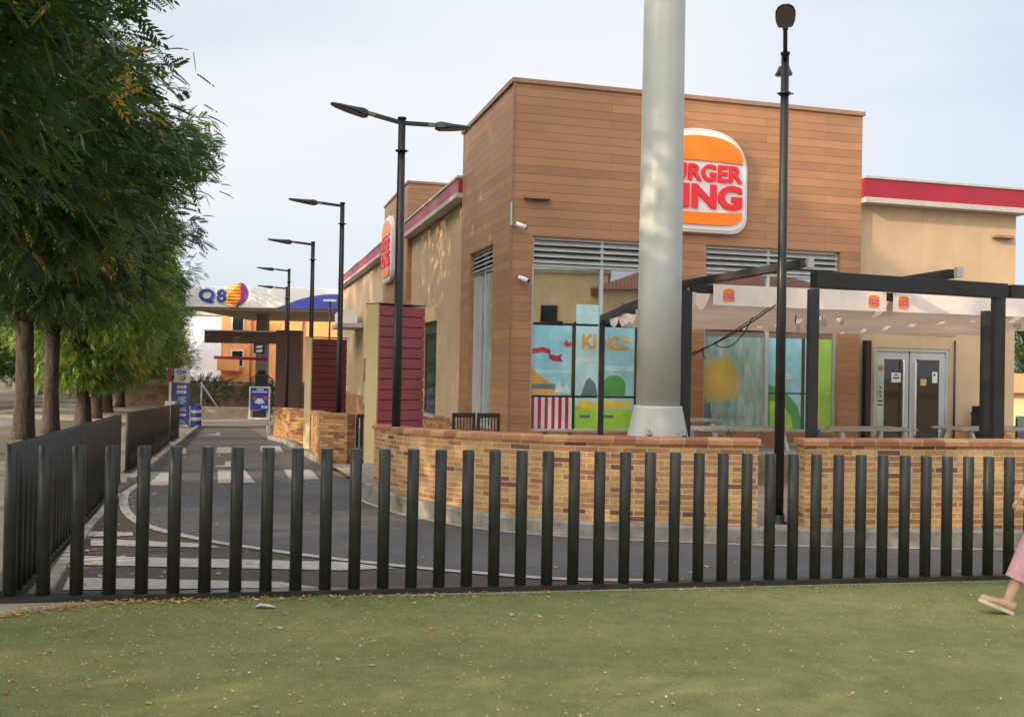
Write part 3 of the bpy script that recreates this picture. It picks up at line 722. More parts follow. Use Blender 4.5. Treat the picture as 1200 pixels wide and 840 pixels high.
mb = MB(); mb.add([(.143, 1.52, .37), (.143, 2.46, .37), (.143, 2.46, 3.62), (.143, 1.52, 3.62)], [(0,1,2,3)]); mb.add([(.143, 2.54, .37), (.143, 2.95, .37), (.143, 2.95, 3.62), (.143, 2.54, 3.62)], [(0,1,2,3)]); part('frosted_film', mb, pm('frosted film', (.30, .36, .32), .12, spec=.9), w3)
mb = MB(); mb.box(.12, .146, 2.96, 3.49, .37, 3.62); part('side_panel', mb, M_alu, w3)
# interior, seen dimly through the glass
mb = MB(); mb.box(.26, 11.5, .26, 8, .0, .01); mb.box(.3, 11.4, 7.9, 8.0, .01, 4.9); part('interior', mb, pm('interior beige', (.38, .30, .2), .8), R)
mb = MB(); mb.box(8.0, 10.2, 3.4, 3.5, .012, 2.6); part('interior_screen', mb, M_darkint, R)
mb = MB(); mb.box(8.45, 9.0, .9, .96, .012, 1.25); part('interior_counter', mb, M_brownint, R)
# lane side window
mb = MB(); mb.box(.17, .24, 8.102, 8.16, .285, 2.815); mb.box(.17, .24, 9.84, 9.898, .285, 2.815); mb.box(.17, .24, 8.16, 9.84, 2.5, 2.815); mb.box(.17, .24, 8.16, 9.84, .285, .34)
f = part('window', mb, pm('dark frame', (.05, .05, .05), .4), R); mb = MB(); mb.box(.2, .21, 8.16, 9.84, .34, 2.5); part('pane', mb, M_glassdark, f)
mb = MB(); mb.box(.05, .149, 7.95, 10.05, .2, .275); part('window_sill', mb, M_grey, f); mb = MB(); mb.box(.08, .149, 8.05, 9.95, 2.83, 3.2); part('window_head', mb, M_cream, f)
# canopy over the order window
mb = MB(); mb.box(-.9, .148, 24.6, 27.8, 3.22, 3.42); c = part('order_canopy', mb, M_grey, R, .02)
mb = MB(); mb.box(-.8, -.1, 24.8, 27.6, 3.425, 3.95); part('canopy_fascia', mb, M_white, c)
mb = MB(); mb.box(.08, .148, 22.2, 23.6, .0, 2.0); f = part('order_window', mb, M_alu, R); mb = MB(); mb.box(.06, .078, 22.3, 23.5, .9, 1.9); part('pane', mb, M_glassdark, f)
# entrance door
mb = MB(); D0, D1, DM, DT = 8.152, 10.048, 9.06, 2.158
mb.box(D0, D0+.07, .17, .30, 0.012, DT); mb.box(D1-.07, D1, .17, .30, .012, DT); mb.box(D0+.07, D1-.07, .17, .30, DT-.07, DT)
dr = part('entrance_door', mb, M_alu, R, .005)
def leaf(x0, x1):
    mb = MB(); s_ = .14
    mb.box(x0, x0+s_, .20, .25, .02, DT-.075); mb.box(x1-s_, x1, .20, .25, .02, DT-.075); mb.box(x0+s_, x1-s_, .20, .25, DT-.24, DT-.075); mb.box(x0+s_, x1-s_, .20, .25, .02, .2)
    return mb, s_
a, s_ = leaf(D0+.075, DM-.015); b, s_ = leaf(DM+.015, D1-.075)
part('door_leaf', a, M_alu, dr, .004); part('door_leaf', b, M_alu, dr, .004)
for xa_, xb_ in ((D0+.2, DM-.15), (DM+.15, D1-.2)):
    mb = MB(); mb.add([(xa_, .225, .2), (xb_, .225, .2), (xb_, .225, DT-.24), (xa_, .225, DT-.24)], [(0,1,2,3)]); part('pane', mb, M_glass_door, dr)
mb = MB()
for hx in (DM-.17, DM+.13): mb.tube([(hx, .19, .25), (hx, .15, .3), (hx, .15, 1.85), (hx, .19, 1.9)], .018, 8)
part('handle', mb, M_white, dr)
mb = MB(); mb.box(D0+.1, D0+.27, .193, .198, .05, 1.93); part('door_sticker', mb, cs('mint', (.42, .50, .40)), dr)
mb = MB(); mb.lathe((0,0,0), [(.065, 0), (.065, .004)], 20); mb.move(Matrix.Translation((D0+.185, .193, 1.72)) @ Matrix.Rotation(PI/2, 4, 'X')); part('round_mark', mb, cs('brick red', (.42, .10, .04)), dr)
mb = MB(); mb.box(8.62, 8.86, .214, .218, 1.42, 1.63); part('notice', mb, M_white, dr)
mb = MB(); mb.box(9.66, 9.79, .214, .218, 1.42, 1.66); part('notice', mb, M_white, dr)
for bb in [(8.66, 8.82, .2115, .2125, 1.50, 1.53), (8.71, 8.77, .2115, .2125, 1.57, 1.60), (9.69, 9.74, .2115, .2125, 1.57, 1.62), (D0+.12, D0+.25, .191, .192, 1.0, 1.03), (D0+.12, D0+.25, .191, .192, .92, .95)] + [(D0+.165, D0+.2, .191, .192, 1.28-k*.09, 1.33-k*.09) for k in range(3)]:
    mb = MB(); mb.box(*bb); part('notice_print', mb, M_black, dr)
mb = MB(); mb.box(9.36, 9.51, .214, .218, 1.36, 1.50); part('notice', mb, cs('tan card', (.55, .42, .22)), dr)
mb = MB(); mb.box(7.80, 7.93, -.06, .08, .012, 2.3); part('black_column', mb, M_black, R, .005)
mb = MB(); mb.tube([(10.11, .06, .012), (10.11, .06, 2.35)], .022, 8); part('downpipe', mb, M_black, R)
# small wall fixtures
def wall_light(u, z, v):
    mb = MB(); mb.box(u-.26, u+.26, v-.13, v-.02, z-.035, z+.03); mb.box(u-.1, u+.06, v-.02, v-.001, z-.03, z+.04); o = part('wall_light', mb, M_coping, R, .008)
    mb = MB(); mb.box(u-.1, u+.25, v-.12, v-.04, z-.042, z-.037); part('lens', mb, M_black, o)
wall_light(.475, 4.86, 0); wall_light(11.35, 4.70, .15)
def cctv(u, v, z, dx, dy, arm):
    d = Vector((dx, dy, -.35)).normalized(); c = Vector((u, v, z))
    mb = MB(); mb.tube([c-d*.11, c+d*.10], [.042, .045], 12); o = part('security_camera', mb, M_signwhite, R)
    mb = MB(); mb.tube([c+d*.1002, c+d*.112], .04, 12); part('lens', mb, M_black, o)
    mb = MB(); mb.tube([arm, c+Vector((0, 0, .03))], .016, 8); part('bracket', mb, M_alu, o)
cctv(.21, -.16, 3.27, .7, -.6, (.15, -.002, 3.33)); cctv(.13, -.2, 4.28, .8, -.3, (.02, -.01, 4.3))
mb = MB(); mb.bar((-.03, -.03, 4.3), (-.03, -.03, 4.75), .03, .03); part('conduit', mb, M_alu, R)

# ------------------------------------------------------------------ brick walls
def zcap(x, y):     # level towards the right, dipping at the lane end
    pts = [(-2.1, .78), (-1.6, .80), (-1.0, .845), (-.5, .862), (0, .88), (1.5, .89), (4, .92), (9, .95)]
    for (a, za), (b, zb) in zip(pts, pts[1:]):
        if x <= b: return za + (zb-za)*clip((x-a)/(b-a), 0, 1) - .012
    return pts[-1][1] - .012
def brick_wall(name, label, line, zb, zt, t=.25, mat=None, capmat=None, uv0=0.):
    """line = outer face left to right; wall thickness t to the left of travel"""
    mat = mat or M_brick; inn = offs(line, t); base = (line[0][0], line[0][1], zb(*line[0]))
    o = thing(name, label, 'brick wall', base)
    CH = .062
    mb = MB(); s = uv0; n = len(line)
    for i in range(n-1):
        p, q = line[i], line[i+1]; pi, qi = inn[i], inn[i+1]; d = math.hypot(q[0]-p[0], q[1]-p[1])
        A = [(*p, zb(*p)), (*q, zb(*q)), (*q, zt(*q)-CH), (*p, zt(*p)-CH)]
        rel = lambda P: P[2]-zt(P[0], P[1])+3
        mb.add(A, [(0,1,2,3)], [[(s, rel(A[0])), (s+d, rel(A[1])), (s+d, rel(A[2])), (s, rel(A[3]))]])
        B = [(*qi, zb(*q)), (*pi, zb(*p)), (*pi, zt(*p)-CH), (*qi, zt(*q)-CH)]
        mb.add(B, [(0,1,2,3)], [[(-s-d, zb(*q)+3), (-s, zb(*p)+3), (-s, zt(*p)+3), (-s-d, zt(*q)+3)]])
        s += d
    for e, sg in ((0, 1), (-1, -1)):
        p, pi = line[e], inn[e]; z0, z1 = zb(*p), zt(*p)-CH
        F = [(*pi, z0), (*p, z0), (*p, z1), (*pi, z1)]
        if sg < 0: F = [F[1], F[0], F[3], F[2]]
        mb.add(F, [(0,1,2,3)], [[(.12, z0-zt(*p)+3), (.12+t, z0-zt(*p)+3), (.12+t, 3-CH), (.12, 3-CH)]])
    part('brickwork', mb, mat, o, world=True)
    # rounded brick-on-edge cap overhanging both faces
    mb = MB(); lo = offs(line, -.03); hi = offs(line, t+.03); s = uv0
    def extend(l):
        a = Vector(l[0])-Vector(l[1]); b = Vector(l[-1])-Vector(l[-2])
        return [tuple(Vector(l[0])+a.normalized()*.025)] + l[1:-1] + [tuple(Vector(l[-1])+b.normalized()*.025)]
    lo, hi = extend(lo), extend(hi)
    prof = [(0, -CH), (0, -.018), (.06, 0), (.94, .0), (1, -.018), (1, -CH)]
    rows = []
    for i in range(n):
        a, b = Vector(lo[i]), Vector(hi[i]); z = zt(*line[i]); rows.append([(*(a+(b-a)*f), z+dz) for f, dz in prof])
    for i in range(n-1):
        d = math.hypot(line[i+1][0]-line[i][0], line[i+1][1]-line[i][1])
        for k in range(len(prof)):
            k2 = (k+1) % len(prof)
            mb.add([rows[i][k], rows[i+1][k], rows[i+1][k2], rows[i][k2]], [(0,1,2,3)], [[(s, .05+k*.06), (s+d, .05+k*.06), (s+d, .11+k*.06), (s, .11+k*.06)]])
        s += d
    for e in (0, n-1):
        mb.add(rows[e], [tuple(range(6)) if e else tuple(reversed(range(6)))], [[(s, .05), (s, .1), (s, .2), (s, .3), (s, .4), (s, .45)]])
    part('cap', mb, capmat or M_cap, o, world=True)
    return o
face = offs(KERB, .14)
w_a = [p for p in face if p[0] > -1.97 and p[0] < 2.36 and p[1] < 13.5] + [(2.50, 10.03)]
bw = brick_wall('brick_wall', 'golden brick garden wall curving in front of the tall grey pole', w_a, lambda x, y: .012, zcap)
w_b = [(2.98, 10.035), (3.95, 10.08), (5.15, 10.19), (8.45, 10.69), (11, 11.1)]
brick_wall('brick_wall', 'straight golden brick garden wall to the right of the lamp post gap', w_b, lambda x, y: .012, zcap, t=.28)
gz = lambda x, y: G(x, y)-.05
brick_wall('brick_wall', 'short brown brick wall between the two maroon boarded pillars', [(-4.5, 22.4), (-3.73, 19.5), (-3.17, 19.27), (-3.06, 19.55)], gz, lambda x, y: G(x, y)+1.03, .2, M_brick_dark)
brick_wall('brick_wall', 'farther short brown brick wall by the lane, in front of the dark brown gateway', [(-7.2, 30.1), (-6.17, 27.98), (-5.75, 27.82), (-5.5, 28.2)], gz, lambda x, y: G(x, y)+.98, .25, M_brick_dark)

# ------------------------------------------------------------------ boarded pillars
def pillar(label, x, y, h, mat, rz):
    z = G(x, y)-.03
    o = thing('screen_pillar', label, 'pillar', (x, y, z), rz, 'boarded pillars on the drive lane')
    Lr, Wc = .88, .37
    mb = MB(); mb.box(.02, Lr-.02, .03, Wc-.01, 0, h-.02); part('core', mb, M_groove, o)
    mb = MB(); k = 0; n = 17; dh = h/n
    for k in range(n): mb.box(.001, Lr, 0, .028, k*dh+.006, (k+1)*dh-.006)
    part('board_face', mb, mat, o, .004, 1)
    mb = MB(); mb.box(-.022, .019, .03, Wc, .0, h+.02); part('cream_face', mb, M_cream, o, .004, 1)
    mb = MB(); mb.box(-.02, Lr+.012, -.01, Wc+.012, h+.022, h+.04); part('cap', mb, M_brown, o)
    return o
pillar('tall cream and faded maroon boarded pillar beside the curved wall', -2.11, 15.8, 2.86, M_maroon, .717)
pillar('dark maroon boarded pillar with cream side farther down the lane', -4.64, 23.1, 2.72, M_maroon2, .62)
# gate between wall and pillar
gt = thing('metal_gate', 'dark metal gate between the short brick wall and the cream pillar', 'gate', (-2.78, 19.7, G(-2.78, 19.7)), .25)
mb = MB(); mb.box(-.28, -.23, 0, .05, 0, 1.02); mb.box(.5, .55, 0, .05, 0, 1.02); mb.box(-.23, .5, 0, .05, .96, 1.02); mb.box(-.23, .5, 0, .05, .05, .11); part('gate_frame', mb, M_black, gt)
mb = MB()
for k in range(9): mb.box(-.2+k*.077, -.14+k*.077, .015, .035, .11, .96)
part('gate_bars', mb, M_black, gt)
# low railing by the corner
rl = thing('railing', 'low black steel railing panels below the corner window', 'railing', (-1.0, 17.0, .01), .2)
mb = MB()
for x0 in (0, .43):
    mb.box(x0, x0+.05, 0, .04, 0, .78); mb.box(x0+.35, x0+.40, 0, .04, 0, .78); mb.box(x0+.05, x0+.35, 0, .04, .70, .78); mb.box(x0+.05, x0+.35, 0, .04, .1, .15)
part('rail_frame', mb, M_black, rl)
mb = MB()
for x0 in (0, .43):
    for k in range(5): mb.box(x0+.085+k*.055, x0+.1+k*.055, .012, .028, .15, .70)
part('rail_bars', mb, M_black, rl)

# ------------------------------------------------------------------ big sign pole
sp = thing('sign_pole', 'thick pale grey steel sign pole with flared base behind the curved wall', 'pole', (1.625, 11.0, .01))
mb = MB(); mb.lathe((0,0,0), [(.243, 1.14), (.239, 2.6), (.228, 6), (.20, 13)], 40); part('shaft', mb, M_pole, sp)
mb = MB(); mb.lathe((0,0,0), [(.51, 0), (.51, .06), (.45, .3), (.268, 1.14), (.268, 1.165), (.246, 1.17)], 40); part('flared_base', mb, M_pole, sp)
mb = MB(); mb.box(-1.6, 1.6, -.22, .22, 12.9, 15.2); part('sign_box', mb, M_signwhite, sp, .03)

# ------------------------------------------------------------------ lamp posts
LAMPN = 'slender black lamp posts along the drive lane'
def lamp_head(mb_dark, mb_grey, c, d, up=.12, w=.125, ln=.62):
    """flat paddle head: c = inner end, d = horizontal direction"""
    d = Vector((d[0], d[1], 0)).normalized(); s = Vector((-d.y, d.x, 0)); dz = Vector((0, 0, 1))
    prof = [(0, .62, .07), (.12, .78, .10), (.26, .93, .075), (.5, 1., .048), (.75, .97, .036), (.92, .78, .026), (1., .4, .016)]
    rings = []
    for f, ww, hh in prof:
        p = Vector(c) + d*f*ln + dz*up*f*ln; hw = w*ww*.86
        rings.append([p-s*hw-dz*hh*.35, p-s*hw*.9-dz*hh*.5, p+s*hw*.9-dz*hh*.5, p+s*hw-dz*hh*.35, p+s*hw*.7+dz*hh*.5, p-s*hw*.7+dz*hh*.5])
    vs = [q for r in rings for q in r]; fs = []
    for i in range(len(rings)-1):
        for k in range(6): fs.append((i*6+k, i*6+(k+1) % 6, (i+1)*6+(k+1) % 6, (i+1)*6+k))
    fs += [tuple(range(6)), tuple(len(vs)-6+k for k in reversed(range(6)))]
    mb_dark.add(vs, fs)
    g = lambda f, k: Vector(c)+d*f*ln+s*w*k+dz*(up*f*ln-.054+.044*f)
    mb_grey.prism([g(.10, -.55), g(.10, .55), g(.5, .78), g(.86, .62), g(.96, .3), g(.96, -.3), g(.86, -.62), g(.5, -.78)], (0, 0, -.004))
def lamp(label, x, y, top, arms, group=LAMPN, r=.058, hl=.56):
    z = G(x, y) if y > 11 else .0
    o = thing('lamp_post', label, 'lamp post', (x, y, z), 0, group); h = top-z
    mb = MB(); mb.tube([(0,0,0), (0,0,h*.45), (0,0,h)], [r*1.02, r*.95, r*.78], 14); part('pole', mb, M_lampblack, o)
    mb = MB(); mb.lathe((0,0,0), [(.11, 0), (.11, .02), (r*1.25, .03), (r*1.25, .1)], 14); part('base_flange', mb, M_lampblack, o)
    mb = MB(); mb.tube([(0,0,h-.42), (0,0,h-.40)], r*1.25, 12); mb.bar((-.08, 0, h-.41), (.09, 0, h-.41), .012, .012); mb.tube([(0,0,h-.001), (0,0,h+.02)], r*.95, 12); part('collar', mb, M_lampblack, o)
    for d, ln, up in arms:
        d = Vector((d[0], d[1], 0)).normalized(); a = Vector((0,0,h-.05)); b = a + d*ln + Vector((0,0,up*ln))
        mb = MB(); mb.bar(a, b, .042, .05); ar = part('arm', mb, M_lampblack, o)
        mb = MB(); mb.bar(b-d*.02, b+d*.10+Vector((0,0,up*.1)), .055, .045); part('clamp', mb, M_lampgrey, ar)
        m1, m2 = MB(), MB(); lamp_head(m1, m2, b+d*.08+Vector((0,0,up*.08-.01)), d, up, w=.125 if hl > .45 else .112, ln=hl)
        hd = part('lamp_head', m1, M_lampblack, o, .006, 1); part('lens', m2, M_lampgrey, hd)
    return o
LA = (-.964, -.268)      # arms point over the lane, square to it
lamp('black lamp post in the gap between the two garden walls', 2.79, 10.32, 4.88, [((-.275, -1), .62, .20), ((.25, 1), .42, .1)], r=.052, hl=.34)
lamp('double armed black lamp post rising behind the curved wall by the maroon pillar', -1.47, 12.75, 4.74, [(LA, .36, .20), ((.964, .268), .36, .02)], r=.060, hl=.47)
lamp('first single armed lamp post, beside the dark maroon pillar', -3.465, 19.95, 4.82, [(LA, .42, .08)])
lamp('second single armed lamp post along the lane, left of the dark maroon pillar', -4.80, 23.7, 4.49, [(LA, .42, .08)])
lamp('third single armed lamp post along the lane, in front of the brown gateway', -7.46, 33.0, 4.73, [(LA, .42, .08)])
lamp('farthest and smallest single armed lamp post, behind the brown gateway', -8.35, 36.6, 4.42, [(LA, .42, .08)])

# ------------------------------------------------------------------ pergola with awnings
PG = thing('pergola', 'black steel terrace pergola with white retractable awnings in front of the entrance', 'pergola', (3.19, 10.6, .01))
PA, PB, PC, PD, PE, PF = (2.01, 11.5), (3.19, 10.55), (5.62, 11.5), (1.655, 18.35), (6.02, 12.6), (8.9, 12.3)
def post(p, top, w=.125):
    mb = MB(); mb.box(p[0]-w/2, p[0]+w/2, p[1]-w/2, p[1]+w/2, .012, top); part('post', mb, M_pergola, PG, .006, world=True)
for p, t, w in ((PA, 2.5, .115), (PB, 2.46, .105), (PC, 2.50, .12), (PD, 2.46, .10), (PE, 2.4, .12), (PF, 2.5, .12)): post(p, t, w)
V3 = lambda p, z: (p[0], p[1], z)
def beam(a, b, w=.11, h=.13):
    mb = MB(); mb.bar(a, b, w, h); part('beam', mb, M_pergola, PG, .006, world=True)
beam(V3(PB, 2.565), (5.70, 11.53, 2.56), .12, .17); beam((5.76, 11.55, 2.562), V3(PF, 2.565), .12, .15)
beam((3.05, 10.45, 2.72), (1.94, 11.56, 2.565), .10, .085)
beam(V3(PD, 2.52), (1.99, 11.62, 2.562), .10, .11)
beam((2.1, 11.75, 2.545), (9.2, 13.7, 2.54), .08, .10)
beam((4.93, 11.16, 2.715), (4.35, 13.4, 2.68), .1, .10)
mb = MB(); mb.box(-.03, .03, -.04, .04, -.055, .055); mb.move(Matrix.Translation((3.10, 10.38, 2.72))); part('beam_cap', mb, M_grey, PG, world=True)
mb = MB(); mb.box(-.035, .035, -.04, .04, -.055, .055); mb.move(Matrix.Translation((4.96, 11.06, 2.72))); part('beam_cap', mb, M_grey, PG, world=True)
beam((1.72, 18.75, 2.50), (9.6, 20.85, 2.50), .08, .10)
# awning: fabric hanging in swags between cross bars, in three widths
def awning(o, u0, u1, n, pitch, z0):
    o = Vector((o[0], o[1], 0)); mb = MB(); prof = []
    for k in range(n):
        for j in range(14):
            t = j/14; prof.append((k*pitch+t*pitch, z0-(.26 if k == 0 else .21)*math.sin(PI*t)**.8))
    prof.append((n*pitch, z0))
    cols = 20; vs = []
    for i in range(cols+1):
        u = u0+(u1-u0)*i/cols
        for d, z in prof: q = o+UB*u+AV*d; vs.append((q.x, q.y, z + (.012*math.sin(u*2.1+d*1.3) if abs(z-z0) > .01 else 0)))
    m = len(prof); fs = [(i*m+j, (i+1)*m+j, (i+1)*m+j+1, i*m+j+1) for i in range(cols) for j in range(m-1)]
    mb.add(vs, fs)
    return mb
AO = (2.12, 11.72); AV = Vector((PD[0]-PA[0], PD[1]-PA[1], 0)).normalized()
aw = []
for (u0, u1) in ((.25, 2.62), (2.72, 4.75), (4.85, 7.4)):
    a = part('awning', awning(AO, u0, u1, 7, 1.0, 2.575), M_fabric, PG, world=True)
    # flat printed front valance
    mb = MB(); p0 = Vector((*AO, 0))+UB*u0-VB*.03; p1 = Vector((*AO, 0))+UB*u1-VB*.03
    mb.prism([(p0.x, p0.y, 2.355), (p1.x, p1.y, 2.355), (p1.x, p1.y, 2.60), (p0.x, p0.y, 2.60)], -VB*.004)
    part('valance', mb, pm('valance fabric', (.80, .72, .68), .85, var=.05), a, world=True); aw.append(a)
def onval(u, z): q = Vector((*AO, 0))+UB*u-VB*.0345; return (q.x, q.y, z)
for u in (.45, 2.44, 2.87):
    emblem(PG, 'awning_emblem', onval(u, 2.39), UB, (0, 0, 1), .165, .175, .003, False, True)
# scallop ends of the swags on the left side
for d in (.0, 3.3, 4.6, 5.9):
    mb = MB(); c = Vector((*AO, 0))+AV*d+UB*(-.02)
    pts = []
    dirr = Vector((.9, .3, 0)).normalized()
    for k in range(13):
        t = PI*k/12; q = c + dirr*((-.07 if d == 0 else -.085)*math.cos(t)); pts.append((q.x, q.y, 2.50-(.23 if d == 0 else .17)*math.sin(t)))
    mb.prism(pts, (-.006, -.01, 0)); part('scallop', mb, pm('valance fabric', (.66, .60, .58), .85), PG, world=True)
# spot lamps under the awning
for (x, y, z) in ((3.70, 13.0, 2.13), (3.98, 13.4, 2.18), (4.30, 13.8, 2.24), (4.70, 14.3, 2.30), (7.3, 14.4, 2.28)):
    mb = MB(); mb.lathe((0,0,0), [(.05, 0), (.06, .012), (.055, .05), (.02, .09)], 14); mb.move(Matrix.Translation((x, y, z)) @ Matrix.Rotation(.5, 4, 'X') @ Matrix.Rotation(.35, 4, 'Y')); o = part('spot_lamp', mb, M_white, PG, world=True)
    mb = MB(); mb.tube([(x, y, z+.08), (x+.03, y+.02, 2.56)], .008, 6); part('bracket', mb, M_black, o, world=True)
mb = MB()
def sag(a, b, s, n=14):
    a, b = Vector(a), Vector(b); return [a.lerp(b, i/n)-Vector((0, 0, s*4*(i/n)*(1-i/n))) for i in range(n+1)]
mb.tube(sag((2.05, 11.45, 1.76), (3.15, 11.9, 2.38), .05), .010, 6); mb.tube(sag((2.05, 11.45, 1.73), (3.05, 11.85, 2.34), .02), .007, 6)
mb.tube(sag((2.35, 11.6, 1.90), (2.85, 11.8, 2.22), .17), .007, 6); mb.tube(sag((2.2, 11.5, 1.84), (2.24, 11.55, 1.72), .03), .007, 6)
part('cable', mb, M_cable, PG, world=True)

# ------------------------------------------------------------------ terrace furniture
def table(label, x, y, rz, ln=1.5):
    o = thing('terrace_table', label, 'table', (x, y, .012), rz, 'pale terrace tables with benches')
    mb = MB(); mb.box(-ln/2, ln/2, -.36, .36, .71, .75); part('table_top', mb, pm('pale table board', (.40, .385, .36), .55), o, .008)
    for sy in (-1, 1):
        mb = MB(); mb.box(-ln/2, ln/2, sy*.72-.14, sy*.72+.14, .41, .445); part('bench', mb, pm('pale table board', (.40, .385, .36), .55), o, .008)
    for sx in (-1, 1):
        mb = MB(); X = sx*ln*.36; mb.bar((X, -.72, .40), (X, .72, .40), .05, .05); mb.bar((X, -.68, .0), (X, -.3, .70), .05, .05); mb.bar((X, .68, .0), (X, .3, .70), .05, .05); part('leg_frame', mb, M_alu, o)
    return o
table('pale terrace table behind the right end of the curved wall', 3.35, 14.6, YAW)
table('pale terrace table behind the left half of the straight wall, before the glass door', 5.35, 15.2, YAW)
table('pale terrace table below the black bin, right of the door', 7.6, 15.9, YAW)
table('pale terrace table under the left window, close to the pergola corner post', 2.9, 17.0, YAW, 1.2)
bn = thing('litter_bin', 'black rectangular litter bin beside the entrance door', 'litter bin', tuple(Vector((OX, OY, .012))+UB*10.55+VB*(-.28)), YAW)
mb = MB(); mb.box(-.16, .16, -.16, .16, 0, .72); part('body', mb, M_black, bn, .02)
mb = MB(); mb.box(-.17, .17, -.17, .17, .722, .80); mb.box(-.15, .15, -.15, .15, .80, .93); part('hood', mb, M_black, bn, .02)
mb = MB(); mb.box(-.11, .11, -.163, -.152, .82, .90); part('flap', mb, pm('grey flap', (.12, .12, .12), .5), bn)

# ------------------------------------------------------------------ bollard fences
FH = .965
def fence(label, a, b, n, feet, zoff=0., extra_end=True):
    a, b = Vector(a), Vector(b); d = (b-a).normalized()
    ln = (b-a).length
    gz = lambda p: G(p.x, p.y)
    o = thing('bollard_fence', label, 'fence', (a.x, a.y, gz(a)))
    e0, e1 = a-d*.07, b+d*.07
    z = lambda p: gz(p)+.045
    mb = MB(); k = max(1, int(ln/2))
    pts = [e0.lerp(e1, i/k) for i in range(k+1)]
    for p, q in zip(pts, pts[1:]): mb.bar((*p, z(p)-.012), (*q, z(q)-.012), .10, .02)
    for i, (p, q) in enumerate(zip(pts, pts[1:])):
        for sgn in (-1, 1):
            s = Vector((-d.y, d.x))*sgn*.046; mb.bar((*(p+s), z(p)-.034), (*(q+s), z(q)-.034), .008, .024)
    part('bottom_rail', mb, M_post, o, world=True)
    for i in range(n):
        p = a.lerp(b, i/(n-1)); zz = z(p)-.002
        jx, jy = random.uniform(-.003, .003), random.uniform(-.003, .003)
        mb = MB(); mb.lathe((0,0,0), [(.042, 0), (.042, FH-.004), (.038, FH)], 18)
        q = part('post', mb, M_post, o); q.location = Vector((p.x, p.y, zz))-o.location
        q.rotation_euler = (jx, jy, 0)
    for t in feet:
        p = a.lerp(b, t); mb = MB(); mb.box(-.055, .055, -.045, .045, -.12, -.048); mb.move(Matrix.Translation((p.x, p.y, z(p))) @ Matrix.Rotation(math.atan2(d.y, d.x), 4, 'Z')); part('foot', mb, M_black, o, world=True)
    return o
fb = FA+FD*.1986*52
fence('long row of round anthracite bollard posts on a bottom rail across the turf edge', FA, fb, 53, [.0, .116, .23, .34, .44, .53, .63, .73, .83, .93, 1.])
fence('nearest run of bollard fence going back along the left pavement', (-3.24, 6.555), (-5.76, 14.6), 43, [.1, .3, .5, .7, .9])
fence('second run of bollard fence along the lane, just past the gap', (-6.38, 16.6), (-7.38, 20.35), 21, [.1, .5, .9])
fence('third run of bollard fence along the lane, before the price totem', (-7.45, 20.65), (-8.93, 25.9), 28, [.1, .5, .9])
fence('farthest short run of bollard fence by the white barrier box', (-9.2, 26.9), (-10.05, 30.0), 16, [.1, .9])

# ------------------------------------------------------------------ person walking out of frame on the right
def skin_mesh(name, pts, edges, radii, mat, parent, sub=2, cuts=()):
    me = bpy.data.meshes.new(name); me.from_pydata([Vector(p) for p in pts], edges, [])
    ob = bpy.data.objects.new(name, me); COL.objects.link(ob)
    sk = ob.modifiers.new('s', 'SKIN'); sk.use_smooth_shade = True
    for i, r in enumerate(radii):
        rr = r if hasattr(r, '__len__') else (r, r); me.skin_vertices[0].data[i].radius = rr
    me.skin_vertices[0].data[0].use_root = True
    ss = ob.modifiers.new('u', 'SUBSURF'); ss.levels = sub; ss.render_levels = sub
    dg = bpy.context.evaluated_depsgraph_get(); m2 = bpy.data.meshes.new_from_object(ob.evaluated_get(dg)); m2.name = name
    bpy.data.objects.remove(ob); bpy.data.meshes.remove(me)
    if cuts:
        bm = bmesh.new(); bm.from_mesh(m2)
        for c_, n_ in cuts: bmesh.ops.bisect_plane(bm, geom=bm.verts[:]+bm.edges[:]+bm.faces[:], plane_co=c_, plane_no=n_, clear_outer=True)
        bm.to_mesh(m2); bm.free()
    M = ROOT[root_of(parent).name]; m2.transform(M)
    for p in m2.polygons: p.use_smooth = True
    m2.materials.clear(); m2.materials.append(mat)
    return link(bpy.data.objects.new(name, m2), parent)
gp = G(3.6, 6.88)
PE_ = thing('person', 'person in cropped pink trousers and burgundy top walking left past the fence', 'person', (3.83, 6.88, gp))
Z = lambda x, y, z: (x-.0, y+.06, z+gp+.005)
body_pts = [Z(3.80, 6.82, .90), Z(3.80, 6.82, 1.08), Z(3.79, 6.82, 1.27), Z(3.785, 6.82, 1.40), Z(3.775, 6.82, 1.46), Z(3.745, 6.82, 1.56), Z(3.74, 6.82, 1.65),
            Z(3.775, 6.735, .85), Z(3.585, 6.735, .48), Z(3.425, 6.735, .125), Z(3.81, 6.905, .85), Z(3.93, 6.905, .47), Z(4.27, 6.905, .19),
            Z(3.79, 6.66, 1.36), Z(3.60, 6.615, 1.07), Z(3.455, 6.60, .86), Z(3.43, 6.60, .79), Z(3.79, 6.98, 1.36), Z(3.93, 7.02, 1.08), Z(3.86, 7.04, .86), Z(3.84, 7.04, .79),
            Z(3.66, 6.82, 1.545), Z(3.40, 6.735, .06), Z(3.22, 6.735, .115), Z(4.28, 6.905, .13), Z(4.16, 6.905, .03)]
body_e = [(0,1),(1,2),(2,3),(3,4),(4,5),(5,6),(0,7),(7,8),(8,9),(0,10),(10,11),(11,12),(3,13),(13,14),(14,15),(15,16),(3,17),(17,18),(18,19),(19,20),(5,21),(9,22),(22,23),(12,24),(24,25)]
body_r = [(.14,.11),(.12,.10),(.14,.11),(.10,.08),.052,(.088,.074),(.07,.06),.085,.058,.036,.085,.058,.036,.052,.038,.027,(.036,.018),.052,.038,.027,(.036,.018),(.03,.02),.032,.026,.032,.026]
skin_mesh('body', body_pts, body_e, body_r, M_skin, PE_)
